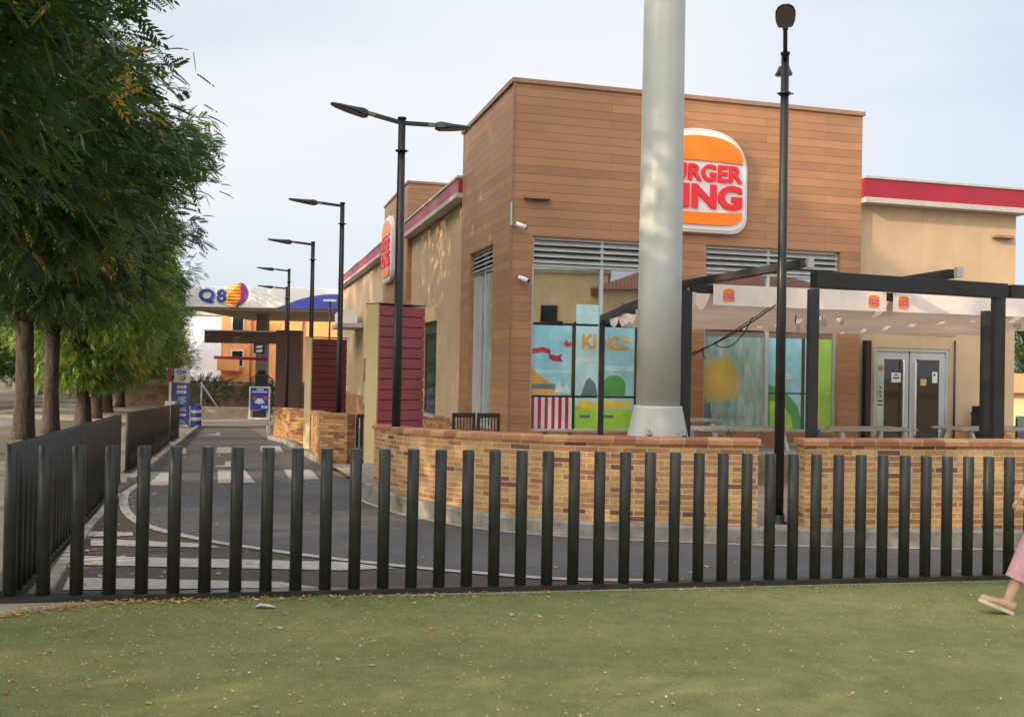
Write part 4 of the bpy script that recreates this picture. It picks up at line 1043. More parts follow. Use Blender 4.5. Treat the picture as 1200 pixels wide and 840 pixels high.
# fingers of the near hand curl round the bag handle, far hand relaxed
def hand(c, d, side):
    mb = MB(); c = Vector(c)
    for k, (ln, off) in enumerate(((.062, -.024), (.070, -.008), (.066, .008), (.052, .023))):
        b = c+Vector((off, 0, -.02)); mb.tube([b, b+Vector((-.004, side*.006, -ln*.45)), b+Vector((-.006, side*.022, -ln*.8)), b+Vector((-.004, side*.036, -ln*.85))], [.0085, .008, .0075, .006], 8)
    b = c+Vector((-.03, 0, .01)); mb.tube([b, b+Vector((-.018, side*.01, -.025)), b+Vector((-.02, side*.02, -.05))], [.011, .0095, .007], 8)
    part('fingers', mb, M_skin, PE_, world=True)
hand(Z(3.43, 6.60, .775), 0, 1); hand(Z(3.84, 7.04, .775), 0, -1)
skin_mesh('trousers', [Z(3.80, 6.82, .93), Z(3.775, 6.735, .84), Z(3.585, 6.735, .48), Z(3.41, 6.735, .10), Z(3.81, 6.905, .84), Z(3.935, 6.905, .47), Z(4.30, 6.905, .17)],
          [(0,1),(1,2),(2,3),(0,4),(4,5),(5,6)], [(.155,.12),.112,.094,.076,.112,.094,.076], M_pink, PE_, cuts=((Z(3.465, 6.735, .235), (-.42, 0, -.9)), (Z(4.16, 6.905, .275), (.77, 0, -.63))))
skin_mesh('top', [Z(3.80, 6.82, .90), Z(3.80, 6.82, 1.08), Z(3.79, 6.82, 1.27), Z(3.785, 6.82, 1.40), Z(3.79, 6.66, 1.365), Z(3.60, 6.615, 1.07), Z(3.50, 6.605, .93), Z(3.79, 6.98, 1.365), Z(3.93, 7.02, 1.08), Z(3.89, 7.03, .95)],
          [(0,1),(1,2),(2,3),(3,4),(4,5),(5,6),(3,7),(7,8),(8,9)], [(.165,.13),(.14,.115),(.155,.125),(.11,.09),.068,.056,.05,.068,.056,.05], M_burg, PE_)
def shoe(heel, toe, up):
    heel, toe = Vector(heel), Vector(toe); d = (toe-heel); ln = d.length; d.normalize(); s = Vector((0,1,0)); u = s.cross(d)
    if u.z < 0: u = -u
    prof = [(-.03, .026, .065), (.05, .036, .075), (.2, .038, .068), (.42, .038, .060), (.66, .045, .042), (.85, .040, .030), (.97, .022, .02), (1.02, .006, .012)]
    def rings(f0): 
        vs = []
        for f, hw, hh in prof:
            p = heel+d*f*ln
            for k in range(12):
                t = 2*PI*k/12; vs.append(p+s*hw*math.cos(t)+u*(hh*.5+.018+hh*.5*math.sin(t)))
        return vs
    mb = MB(); vs = rings(0); n = len(prof); fs = [(i*12+k, i*12+(k+1) % 12, (i+1)*12+(k+1) % 12, (i+1)*12+k) for i in range(n-1) for k in range(12)]
    fs += [tuple(reversed(range(12))), tuple((n-1)*12+k for k in range(12))]
    mb.add(vs, fs, smooth=True); o = part('shoe', mb, M_shoe, PE_, world=True)
    mb = MB(); out = [heel+d*f*ln+s*hw*1.04 for f, hw, _ in prof]+[heel+d*f*ln-s*hw*1.04 for f, hw, _ in reversed(prof)]
    mb.prism(out, u*.026); part('sole', mb, M_sole, o, world=True)
shoe(Z(3.435, 6.735, -.002), Z(3.215, 6.735, .085), 1); shoe(Z(4.33, 6.905, .115), Z(4.115, 6.905, -.0), 1)
mb = MB(); mb.blob(Z(3.765, 6.82, 1.60), (.098, .086, .105)); mb.blob(Z(3.80, 6.82, 1.51), (.06, .07, .10)); part('hair', mb, M_hair, PE_, world=True)
mb = MB()
for sy in (-.03, .03): mb.blob(Z(3.652, 6.82+sy, 1.575), (.008, .012, .007), 8, 6)
part('eyes', mb, M_black, PE_, world=True)
mb = MB(); mb.blob(Z(3.648, 6.82, 1.515), (.006, .022, .006), 8, 6); part('mouth', mb, pm('lips', (.4, .1, .09), .5), PE_, world=True)
bg = thing('paper_bag', 'yellow paper bag held in the hand of the walking person', 'bag', Z(3.45, 6.63, .45))
mb = MB(); mb.box(.03, .14, -.035, .035, .10, .245); part('bag_body', mb, M_yellow, bg, .004)
mb = MB(); mb.tube([(-.01, 0, .245), (-.02, 0, .30), (.03, 0, .30), (.08, 0, .245)], .004, 6); part('handle', mb, M_sole, bg)

# ------------------------------------------------------------------ fuel station beyond the lane
GZ = G(-12, 50)
FS = thing('fuel_canopy', 'wide white fuel station canopy with blue letters and a striped sail emblem', 'canopy', (-12, 52, GZ))
mb = MB(); mb.box(-17.15, -3.0, 52, 64.5, 4.52, 5.60); part('canopy_deck', mb, [M_fasc], FS, .02, world=True)
mb = MB(); mb.box(-17.0, -3.15, 52.15, 64.3, 4.40, 4.515); part('soffit', mb, M_soffit, FS, world=True)
for cx in (-14.15,):
    mb = MB(); mb.box(cx-.3, cx+.3, 56, 56.6, GZ, 4.39); part('column', mb, pm('grey column', (.26, .25, .24), .6), FS, world=True)
mb = MB(); mb.box(-6.4, -5.8, 56, 56.6, GZ, 4.39); part('column', mb, pm('grey column', (.26, .25, .24), .6), FS, world=True)
mb = MB(); Y0 = 51.985
arc = [(-12.35, 4.54), (-11.9, 4.72), (-11.3, 4.97), (-10.6, 5.17), (-9.9, 5.28), (-9.0, 5.34), (-8, 5.33), (-7, 5.2), (-6, 4.95), (-5, 4.54)]
mb.prism([(x, Y0+.012, z) for x, z in arc], (0, -.02, 0)); part('blue_arch', mb, M_archblue, FS, world=True)
mb = MB(); text_mb(mb, 'Q', .82, .76, (-16.45, Y0, 4.72), (1,0,0), (0,0,1), .06, .03); text_mb(mb, '8', .52, .68, (-15.52, Y0, 4.78), (1,0,0), (0,0,1), .06, .03); part('lettering', mb, M_lettblue, FS, world=True)
def interp(tab, y):
    for (a, va), (b, vb) in zip(tab, tab[1:]):
        if y <= b: return va+(vb-va)*clip((y-a)/(b-a), 0, 1)
    return tab[-1][1]
TL = [(80, 745), (100, 690), (130, 650), (165, 610), (200, 575), (235, 552), (265, 565), (290, 610), (305, 650), (320, 725)]
TM = [(80, 762), (120, 745), (150, 700), (180, 675), (210, 655), (240, 650), (270, 660), (290, 690), (320, 735)]
TP = [(80, 790), (120, 770), (150, 780), (200, 780), (240, 775), (280, 745), (300, 730), (320, 737)]
TR = [(80, 800), (95, 818), (110, 830), (150, 845), (190, 850), (230, 838), (270, 810), (300, 770), (320, 740)]
def sail(mb, o, sc, ax=(1,0,0), az=(0,0,1), d=(0,-.03,0)):
    o, ax, az = Vector(o), Vector(ax), Vector(az)
    n = 15
    for k in range(n):
        ya, yb = 80+k*240/n, 80+(k+1)*240/n
        for A, B, c in ((TL, TM, (2, 3)[k % 2]), (TM, TP, (4, 2)[k % 2]), (TP, TR, (5, 5)[0])):
            sub = []
            p = [(interp(A, ya), ya), (interp(B, ya), ya), (interp(B, yb), yb), (interp(A, yb), yb)]
            pts = [o+ax*(x-700)*sc+az*(200-y)*sc for x, y in p]
            if abs(p[1][0]-p[0][0]) < 1 and abs(p[2][0]-p[3][0]) < 1: continue
            mb.prism(pts, d, mi=c-2)
SAILM = [M_gold, M_paleyel, M_sred, M_purple]
mb = MB(); sail(mb, (-14.68, Y0+.005, 5.16), .00535); part('sail_emblem', mb, SAILM, FS, world=True)
# pump
PU = thing('fuel_pump', 'tall black and grey fuel pump partly hidden behind the poster board', 'fuel pump', (-13.6, 54.2, GZ))
mb = MB(); mb.box(-.42, .42, -.25, .25, 0, 1.2); part('cabinet', mb, M_fasc, PU, .03)
mb = MB(); mb.box(-.34, .34, -.22, .22, 1.2, 2.15); mb.box(-.22, .22, -.2, .2, 2.15, 2.4); part('head', mb, M_black, PU, .04)
for sx in (-1, 1):
    mb = MB(); mb.tube([(sx*.3, -.1, 2.1), (sx*.6, -.15, 1.9), (sx*.62, -.15, 1.2), (sx*.48, -.2, .8)], .03, 6); part('hose', mb, M_cable, PU)
mb = MB(); mb.box(-.38, .38, -.262, -.25, .1, 1.1); part('front_panel', mb, M_blue, PU)
# poster board
BD = thing('poster_board', 'wheeled blue advertising poster board standing on the forecourt', 'poster board', (-12.15, 48.0, GZ), .05)
mb = MB(); mb.box(-.5, -.44, -.04, .04, .05, 1.62); mb.box(.44, .5, -.04, .04, .05, 1.62); mb.box(-.44, .44, -.04, .04, 1.56, 1.62); mb.box(-.52, .52, -.2, .2, .03, .13); part('board_frame', mb, M_fasc, BD, .01)
mb = MB(); mb.box(-.44, .44, -.02, .02, .50, 1.56); part('poster', mb, M_blue, BD)
mb = MB(); 
for x0, x1, z0, z1 in ((-.15, .2, 1.45, 1.52), (-.36, .36, 1.34, 1.40), (.1, .2, .58, .72), (.25, .38, .58, .7)): mb.box(x0, x1, -.026, -.021, z0, z1)
mb.prism([(-.25, -.021, .85), (.0, -.021, .78), (.25, -.021, .85), (.12, -.021, 1.05), (-.1, -.021, 1.05)], (0, -.004, 0)); part('poster_print', mb, pm('print pale', (.45, .62, .75), .5), BD)
mb = MB(); mb.prism([(-.34, -.021, 1.0), (-.22, -.021, .98), (-.12, -.021, 1.15), (-.26, -.021, 1.2)], (0, -.004, 0)); part('poster_print', mb, M_sred, BD)
mb = MB(); mb.prism([(.16, -.021, 1.02), (.36, -.021, 1.0), (.38, -.021, 1.15), (.22, -.021, 1.18)], (0, -.004, 0)); part('poster_print', mb, M_sred, BD)
mb = MB(); mb.box(-.32, .32, -.03, .03, .13, .46); part('lower_panel', mb, M_black, BD)
for sx in (-1, 1):
    mb = MB(); mb.tube([(sx*.5, -.03, .07), (sx*.5, .03, .07)], .07, 12); part('wheel', mb, M_black, BD)
# price totem
zt_ = G(-12.9, 39); PT = thing('price_totem', 'slim blue and grey fuel price totem beside the lane end', 'sign', (-12.93, 39.0, zt_), .05)
mb = MB(); mb.box(-.29, .29, -.1, .1, 0, .1); part('base', mb, M_fasc, PT)
mb = MB(); mb.box(-.285, .285, -.08, .08, .1, 1.72); part('blue_panel', mb, M_blue, PT, .01)
mb = MB(); mb.box(-.285, .285, -.08, .08, 1.722, 2.28); part('grey_head', mb, M_fasc, PT, .01)
mb = MB(); text_mb(mb, 'Q8', .36, .17, (-.18, -.083, 2.05), (1,0,0), (0,0,1), .01, .02); part('lettering', mb, M_lettblue, PT)
mb = MB(); sail(mb, (.02, -.081, 1.9), .0010, d=(0, -.006, 0)); part('sail_emblem', mb, SAILM, PT)
for zz in (1.50, 1.30):
    mb = MB()
    for k in range(3): mb.prism([(-.18+k*.13, -.081, zz), (-.07+k*.13, -.081, zz), (-.05+k*.13, -.081, zz+.13), (-.16+k*.13, -.081, zz+.13)], (0, -.005, 0))
    part('price_digits', mb, M_white, PT)
for zz, x0, x1 in ((1.14, -.12, .2), (1.06, -.15, .15), (.98, -.2, .2), (.90, -.1, .12), (.70, -.2, .2), (.62, -.18, .2), (.24, -.2, .1), (.16, -.2, .16)):
    mb = MB(); mb.box(x0, x1, -.085, -.081, zz, zz+.035); part('price_line', mb, M_white, PT)
mb = MB(); mb.box(-.05, .2, -.085, -.081, .42, .52); part('price_plate', mb, M_white, PT)
# barrier
BR = thing('parking_barrier', 'white barrier box with its red tipped boom raised upright, left of the price totem', 'barrier', (-13.2, 38.6, G(-13.2, 38.6)), .0)
mb = MB(); mb.box(-.2, .16, -.15, .15, 0, 1.0); part('cabinet', mb, M_white, BR, .02)
mb = MB(); mb.box(-.03, .05, -.20, -.155, .85, 1.75); part('boom', mb, M_white, BR)
mb = MB(); mb.box(-.055, .075, -.21, -.15, 1.752, 2.3); part('boom_tip', mb, pm('dull red', (.25, .03, .025), .5), BR)
BA = thing('barrel', 'small blue and white banded barrel at the foot of the price totem', 'barrel', (-12.38, 39.1, G(-12.4, 39.1)))
mb = MB(); mb.lathe((0,0,0), [(.17, 0), (.2, .1), (.2, .8), (.17, .88), (.08, .9)], 18); part('drum', mb, M_blue, BA)
mb = MB(); mb.lathe((0,0,0), [(.203, .25), (.203, .38)], 18); mb.lathe((0,0,0), [(.203, .55), (.203, .66)], 18); part('white_band', mb, M_white, BA)
# gateway over the lane
GW = thing('lane_gateway', 'dark brown gateway over the lane with a hanging red clearance bar', 'gateway', (-7.62, 34, G(-7.6, 34)))
mb = MB(); mb.box(-8.04, -7.2, 33.8, 34.2, G(-7.6, 34), 2.74); part('post', mb, M_brown, GW, .01, world=True)
mb = MB(); mb.box(-10.5, -8.045, 33.85, 34.15, 2.27, 2.66); part('beam', mb, M_brown, GW, .01, world=True)
mb = MB(); mb.box(-10.52, -8.046, 33.82, 34.18, 2.662, 2.71); part('beam_trim', mb, M_grey, GW, world=True)
mb = MB(); mb.tube([(-10.16, 33.9, 1.775), (-8.34, 33.9, 1.75)], .055, 10); part('clearance_bar', mb, pm('clearance red', (.36, .015, .02), .45), GW, world=True)
mb = MB()
for x in (-9.9, -8.6): mb.tube([(x, 33.9, 1.78), (x, 33.9, 2.27)], .008, 5)
part('chain', mb, M_alu, GW, world=True)
mb = MB(); mb.box(-8.82, -8.44, 33.88, 33.92, 1.93, 2.268); o = part('clearance_sign', mb, pm('navy plate', (.015, .018, .05), .4), GW, world=True)
mb = MB()
for zz in (2.12, 1.98): mb.prism([(-8.74, 33.877, zz), (-8.54, 33.877, zz), (-8.50, 33.877, zz+.09), (-8.70, 33.877, zz+.09)], (0, -.003, 0))
part('sign_print', mb, M_white, o, world=True)
# walls and buildings behind the station
LW = MB(); LW.box(-16.3, -12.7, 50.0, 50.35, GZ-.1, GZ+.52); single('low_wall', LW, pm('pale stone', (.46, .37, .27), .9, var=.15, scale=3), 'low pale stone wall at the back of the forecourt', 'wall', .02)
SW = MB(); SW.box(-24, -10, 60, 60.5, GZ-.1, .52)
o = single('stone_wall', SW, M_stone, 'brown rubble wall sprayed with white graffiti behind the low wall', 'wall', .02)
FP = thing('fence_support', 'pale metal fence post with a slanting brace above the low wall', 'post', (-15.9, 51, GZ))
mb = MB(); mb.tube([(0,0,0), (0,0,1.75)], .045, 8); part('post', mb, M_alu, FP)
mb = MB(); mb.tube([(0,0,1.65), (1.1, 0, 0.1)], .04, 8); part('brace', mb, M_alu, FP)
AP = thing('apartment_block', 'orange brick apartment block behind the fuel station canopy', 'building', (-20, 86, GZ))
mb = MB(); mb.box(-25.2, -6, 86, 98, GZ, 6.6); part('wall', mb, M_orangebld, AP, world=True)
mb = MB(); mb.box(-25.5, -5.8, 85.8, 98.2, 6.602, 7.0); part('roof', mb, M_concrete, AP, world=True)
for x in (-24.3, -13.6, -10.2):
    for z in (1.3, 4.3):
        mb = MB(); mb.box(x, x+1.1, 85.9, 85.98, z, z+1.5); f = part('window', mb, M_white, AP, world=True)
        mb = MB(); mb.box(x+.1, x+1.0, 85.87, 85.9, z+.1, z+1.4); part('pane', mb, M_glassdark, f, world=True)
for x in (-22.6, -21.6, -18.2):
    mb = MB(); mb.tube([(x, 85.85, GZ), (x, 85.85, 6.5)], .09, 8); part('downpipe', mb, pm('copper pipe', (.42, .2, .1), .5), AP, world=True)
mb = MB(); mb.box(-25.2, -23.3, 84.9, 86, 1.0, 1.25); mb.box(-25.2, -23.3, 84.9, 85, 1.25, 2.0); part('balcony', mb, M_orangebld, AP, world=True)
WB = thing('white_building', 'pale white building seen between the trees and the orange block', 'building', (-31, 95, GZ))
mb = MB(); mb.box(-34, -27.4, 95, 104, GZ, 6.2); part('wall', mb, pm('pale blue white wall', (.58, .65, .76), .8), WB, world=True)
mb = MB(); mb.box(-34.2, -27.2, 94.8, 104.2, 6.202, 6.5); part('roof', mb, M_grey, WB, world=True)
for x in (-32.6,):
    for z in (.6, 3.6):
        mb = MB(); mb.box(x, x+.9, 94.92, 94.99, z, z+1.5); part('window', mb, M_glassdark, WB, world=True)
TLp = thing('street_lamp', 'thin dark street lamp in front of the blue canopy arch', 'street lamp', (-8.75, 47.5, GZ))
mb = MB(); mb.tube([(0,0,0), (0,0,5.75)], [.06, .045], 8); part('pole', mb, M_black, TLp)
mb = MB(); mb.box(-.3, .3, -.12, .12, 5.75, 5.85); part('lamp_head', mb, M_white, TLp, .02)
# houses across the street, behind the photographer (mirrored in the shop glass)
def house(label, x, y, rz, w, d, h):
    o = thing('house', label, 'house', (x, y, G(x, y)), rz, 'cream houses across the street')
    mb = MB(); mb.box(-w/2, w/2, -d/2, d/2, 0, h); part('wall', mb, M_housewall, o)
    mb = MB(); e = .5
    a = [(-w/2-e, -d/2-e, h), (w/2+e, -d/2-e, h), (w/2+e, d/2+e, h), (-w/2-e, d/2+e, h), (-w/2+d/2, 0, h+2.3), (w/2-d/2, 0, h+2.3)]
    mb.add(a, [(0,1,5,4), (1,2,5), (2,3,4,5), (3,0,4), (3,2,1,0)]); rf = part('roof', mb, M_tile, o)
    mb = MB(); mb.box(w*.22, w*.22+.9, -.5, .5, h+1., h+3.3); part('chimney', mb, M_housewall, rf)
    for fx in (-.36, -.14, .1, .33):
        for fz in (1.0, 4.1):
            for sy in (-1, 1):
                mb = MB(); mb.box(fx*w-.55, fx*w+.55, sy*(d/2+.03)-.02, sy*(d/2+.03)+.02, fz, fz+1.5); part('window', mb, M_glassdark, o)
    return o
house('cream two storey house with brown tiled roof mirrored in the shop window', 37.5, -17.5, .62, 15, 9, 6.6)
FB = thing('house', 'flat roofed cream house mirrored farther left in the shop window', 'house', (27.5, -34, G(17, -31)), .62, 'cream houses across the street')
mb = MB(); mb.box(-11, 11, -5, 5, 0, 8.3); part('wall', mb, M_housewall, FB)
mb = MB(); mb.box(-11.2, 11.2, -5.2, 5.2, 8.302, 8.6); part('roof_parapet', mb, M_concrete, FB)
for fx in (-8, -4.5, -1, 2.5, 6):
    for fz in (1.2, 4.4):
        mb = MB(); mb.box(fx, fx+1.3, 4.99, 5.05, fz, fz+1.5); part('window', mb, M_glassdark, FB)

# ------------------------------------------------------------------ trees
rng = np.random.default_rng(11)
def fronds_mesh(name, pos, dirs, size, leaflets, rnd, mat, droop=.24, lw=.42):
    """compound leaves: each frond is a drooping rib with paired pointed leaflets"""
    n = len(pos); up = np.array([0, 0, 1.])
    d = dirs/np.linalg.norm(dirs, axis=1, keepdims=True)
    s = np.cross(d, up); s /= np.maximum(np.linalg.norm(s, axis=1, keepdims=True), 1e-6)
    tw = rng.normal(0, .5, n)[:, None]; nn = np.cross(s, d); s = s*np.cos(tw)+nn*np.sin(tw); nn = np.cross(s, d)
    V = []; UV = []
    sz = size*rng.uniform(.7, 1.25, n)[:, None]
    for k in range(leaflets):
        t = (k//2+1)/((leaflets+1)//2+.3); side = (1 if k % 2 else -1)
        last = (k == leaflets-1)
        b = pos + d*sz*t + np.array([0, 0, -1.])*sz*droop*t*t
        if last: ax = d + np.array([0, 0, -.5])
        else: ax = s*side*.85 + d*.55 + np.array([0, 0, -.25])
        ax = ax/np.linalg.norm(ax, axis=1, keepdims=True)
        ll = sz*.36*(1-.3*abs(t-.5)); pw = np.cross(ax, nn+.25*s*side); pw /= np.maximum(np.linalg.norm(pw, axis=1, keepdims=True), 1e-6)
        w = ll*lw
        V.append(np.stack([b, b+ax*ll*.45+pw*w*.5, b+ax*ll, b+ax*ll*.45-pw*w*.5], 1))
    V = np.concatenate(V, 0); r = np.tile(rnd, leaflets)
    return quads_mesh(name, V, r, mat)
def quads_mesh(name, V, r, mat):
    m = len(V); me = bpy.data.meshes.new(name)
    me.vertices.add(m*4); me.vertices.foreach_set('co', V.reshape(-1).astype(np.float32))
    me.loops.add(m*4); me.loops.foreach_set('vertex_index', np.arange(m*4, dtype=np.int32))
    me.polygons.add(m); me.polygons.foreach_set('loop_start', np.arange(0, m*4, 4, dtype=np.int32)); me.polygons.foreach_set('loop_total', np.full(m, 4, dtype=np.int32))
    uv = me.uv_layers.new(name='UVMap'); q = np.repeat(np.clip(r+rng.normal(0, .04, m), 0, 1), 4)
    uv.data.foreach_set('uv', np.stack([q, np.tile([0, .5, 1, .5], m)], 1).reshape(-1).astype(np.float32))
    me.update(); me.validate(); me.materials.append(mat); return me
def tree_meshes(seed, R, zlo, zhi, nclump, nfrond, mat, fork=3.0, size=.42, leaflets=13, lean=0.):
    global rng
    rng = np.random.default_rng(seed); rd = random.Random(seed)
    zc = (zlo+zhi)/2; hz = (zhi-zlo)/2
    # clump centres through an uneven crown
    ph = rng.uniform(0, 2*np.pi, nclump); cz = rng.uniform(-.98, 1, nclump)
    edge = (1-np.abs(cz)**2.6)**.5
    edge *= .80+.20*np.sin(3*ph+seed+cz*2)+.16*np.sin(5*ph-7*cz+seed*2)
    rad = R*edge*(rng.uniform(.12, 1, nclump)**.42)*.93
    C = np.stack([rad*np.cos(ph), rad*np.sin(ph), zc+cz*hz], 1)
    # trunk and limbs
    mb = MB(); r0 = .25
    tp = [(0, 0, -.2), (.02, 0, .25), (.03+lean*.3, .02, 1.4), (.0+lean, .03, fork)]
    mb.tube(tp, [r0*1.4, r0*1.12, r0*.92, r0*.84], 14)
    fk = Vector(tp[-1])
    idx = rd.sample(range(nclump), min(nclump, 26))
    mains = []
    for a in range(4):
        t = 2*PI*a/4+rd.uniform(-.4, .4); e = fk+Vector((math.cos(t)*R*.42, math.sin(t)*R*.42, (zhi-fork)*rd.uniform(.38, .55)))
        m = fk.lerp(e, .45)+Vector((math.cos(t)*.25, math.sin(t)*.25, -.15)); mains.append((fk, m, e))
        mb.tube([fk-Vector((0, 0, .25)), m, e], [r0*.60, r0*.42, r0*.2], 9)
    for i in idx:
        c = Vector(C[i]); best = min(mains, key=lambda q: (q[2]-c).length); st = best[1].lerp(best[2], rd.uniform(.1, .95))
        md = st.lerp(c, .5)+Vector((0, 0, rd.uniform(-.1, .5))); mb.tube([st, md, c], [.075, .05, .018], 6)
    trunk = make_mesh(mb, M_bark, 0, 2, 'trunk')
    # fronds
    k = rng.integers(0, nclump, nfrond); sd = R*.115
    pos = C[k]+rng.normal(0, 1, (nfrond, 3))*np.array([sd, sd, sd*.72])
    hr = np.hypot(pos[:, 0], pos[:, 1]); kk = np.minimum(1, R*rng.uniform(.86, 1.10, nfrond)/np.maximum(hr, 1e-6)); pos[:, 0] *= kk; pos[:, 1] *= kk; pos[:, 2] = np.minimum(pos[:, 2], zhi)
    pos[:, 2] = np.maximum(pos[:, 2], zlo-.4+rng.uniform(0, .5, nfrond))
    out = pos-np.array([0, 0, zc-hz*.3]); out /= np.linalg.norm(out, axis=1, keepdims=True)
    dirs = out*.6+rng.normal(0, .55, (nfrond, 3)); dirs[:, 2] = dirs[:, 2]*.7-.22
    tint = rng.uniform(.05, .8, nclump)
    rnd = np.clip(tint[k]+rng.normal(0, .14, nfrond), 0, .93)
    yel = rng.uniform(0, 1, nclump) < .07
    rnd = np.where((rng.uniform(0, 1, nfrond) < .006) | (yel[k] & (rng.uniform(0, 1, nfrond) < .22)), .985, rnd)
    return trunk, fronds_mesh('crown', pos, dirs, size, leaflets, rnd, mat)
variants = [tree_meshes(3, 4.9, 3.9, 12.8, 135, 9800, M_leaf, 3.5, .40, 13), tree_meshes(8, 4.7, 3.7, 12.4, 135, 9800, M_leaf, 3.3, .40, 13), tree_meshes(21, 4.0, 1.8, 11.0, 95, 15000, M_leaf2, 2.8, .30, 11), tree_meshes(33, 3.7, 1.7, 10.5, 95, 15000, M_leaf2, 2.9, .30, 11), tree_meshes(40, 4.6, 1.6, 11.0, 95, 12000, M_leaf, 2.9, .36, 11)]
def tree(label, x, y, var, rz, sc=1., group='street trees along the avenue'):
    o = thing('street_tree', label, 'tree', (x, y, G(x, y)), rz, group); o.scale = (sc,)*3
    t, c = variants[var]
    link(bpy.data.objects.new('trunk', t), o); link(bpy.data.objects.new('crown', c), o)
    return o
A_T = 5.75
off_lab = 'leafy street tree of the left row standing nearer than the first trunk in view'
for i, (y, v, rz, sc, da) in enumerate(((-9.5, 4, 1, 1.0, .5), (-4., 4, 2.2, 1.05, .4), (1.4, 4, 4.1, 1.08, 1.9), (7.6, 1, .6, 1.0, 2.6), (13.6, 0, 2.9, 1.02, .75), (19.8, 1, 4.3, 1.10, .2))):
    x, _ = row(A_T+da, y); tree(off_lab, x, y, v, rz, sc)
vis = [(26.5, -13.0, 1, .8, 1.0, 'street tree with the thick dark forked trunk nearest the left edge'),
       (30.2, -13.95, 0, 3.3, .93, 'street tree with the second dark trunk, right of the thick forked one'),
       (37.0, -15.9, 2, 1.9, 1.0, 'street tree with the widest sunlit trunk, third along the fence'),
       (41.0, -17.7, 3, 5.4, 1.0, 'street tree with a narrow sunlit trunk just right of the widest sunlit one'),
       (46.0, -19.2, 2, .2, .95, 'fifth street tree trunk along the fence, in shade'),
       (51.5, -20.9, 3, 2.6, .95, 'sixth street tree trunk along the fence'),
       (57.5, -22.6, 3, 4.4, .95, 'seventh street tree trunk along the fence'),
       (64.0, -24.2, 3, 1.2, .95, 'eighth street tree trunk along the fence'),
       (71.0, -26.3, 3, 3.7, .95, 'ninth street tree trunk along the fence, left of the price totem'),
       (80.0, -28.6, 3, 5.6, .9, 'last street tree of the row, yellowish, beside the white building')]
for y, x, v, rz, sc, lab in vis: tree(lab, x, y, v, rz, sc)
far_lab = 'distant tree in the row across the avenue'
for i, y in enumerate((46, 53, 60, 68, 76, 85, 95, 106, 118, 132)):
    x, _ = row(14.2+(i % 3)*.8, y); tree(far_lab, x, y, (4, 2, 4)[i % 3], i*1.7, .95, 'distant trees across the avenue')
for i, (x, y) in enumerate(((-52, 62), (-56, 78), (-60, 98), (-66, 120), (-48, 125), (-60, 150), (-44, 150), (-80, 100), (-72, 75))):
    tree('distant tree in the dark belt beyond the avenue', x, y, (4, 2, 4)[i % 3], i*2.1, 1.15, 'distant trees beyond the avenue')
tree('green tree seen past the right end of the restaurant', 27.5, 52, 1, .5, .55, 'background trees')

# shrubs made of small leaves
def shrub(name, label, cat, x, y, z, r, n, mat, size=.16, group=None, leaflets=7):
    global rng
    rng = np.random.default_rng(int(abs(x*131+y*17)) % 99991)
    p = rng.normal(0, 1, (n, 3)); p /= np.linalg.norm(p, axis=1, keepdims=True); p *= rng.uniform(.2, 1, n)[:, None]**.5
    p = p*np.array(r)+np.array([0, 0, r[2]*.8]); p[:, 2] = np.maximum(p[:, 2], .02)
    d = p-np.array([0, 0, r[2]*.3])+rng.normal(0, .3*r[0], (n, 3))
    o = thing(name, label, cat, (x, y, z), 0, group)
    me = fronds_mesh('foliage', p, d, size, leaflets, rng.uniform(0, 1, n), mat)
    link(bpy.data.objects.new('foliage', me), o)
    mb = MB()
    for k in range(7):
        t = k*.9; mb.tube([(0,0,-.05), (r[0]*.35*math.cos(t), r[1]*.35*math.sin(t), r[2]*.6), (r[0]*.6*math.cos(t), r[1]*.6*math.sin(t), r[2]*1.1)], [.02*r[2]+.004, .012*r[2]+.003, .004], 5)
    part('stems', mb, M_bark, o)
    return o
shrub('bush', 'dark green bush in front of the graffiti wall, left of its middle', 'bush', -17.4, 57, GZ+.5, (1.6, .9, .8), 500, M_shrub, .35, 'bushes by the graffiti wall')
shrub('bush', 'green bush at the right end of the graffiti wall behind the board', 'bush', -14.2, 57, GZ+.3, (1.4, .9, .8), 500, M_shrub, .35, 'bushes by the graffiti wall')
shrub('bush', 'pale green bush growing above the wall against the orange block', 'bush', -22.6, 66, .3, (1.7, 1.2, 1.9), 700, M_leaf2, .4, 'bushes by the graffiti wall')
shrub('planter_plant', 'small leafy plant on the wall top at the right end of the curved wall', 'plant', 2.28, 10.46, .80, (.10, .07, .08), 60, M_shrub, .07, 'small plants behind the wall tops')
shrub('planter_plant', 'small leafy plant behind the left end of the straight wall', 'plant', 3.32, 10.5, .82, (.11, .07, .08), 60, M_shrub, .07, 'small plants behind the wall tops')
for x, y, lab in ((.36, 10.52, 'tiny weed on the curved wall top below the striped print'), (.62, 10.46, 'tiny weed on the curved wall top left of the thin pergola post'), (1.44, 10.33, 'tiny weed on the wall top left of the pole base'), (1.80, 10.3, 'tiny weed on the wall top before the pole base')):
    shrub('weed', lab, 'plant', x, y, .875, (.05, .03, .025), 9, M_shrub, .045, 'tiny weeds on the wall top', 5)
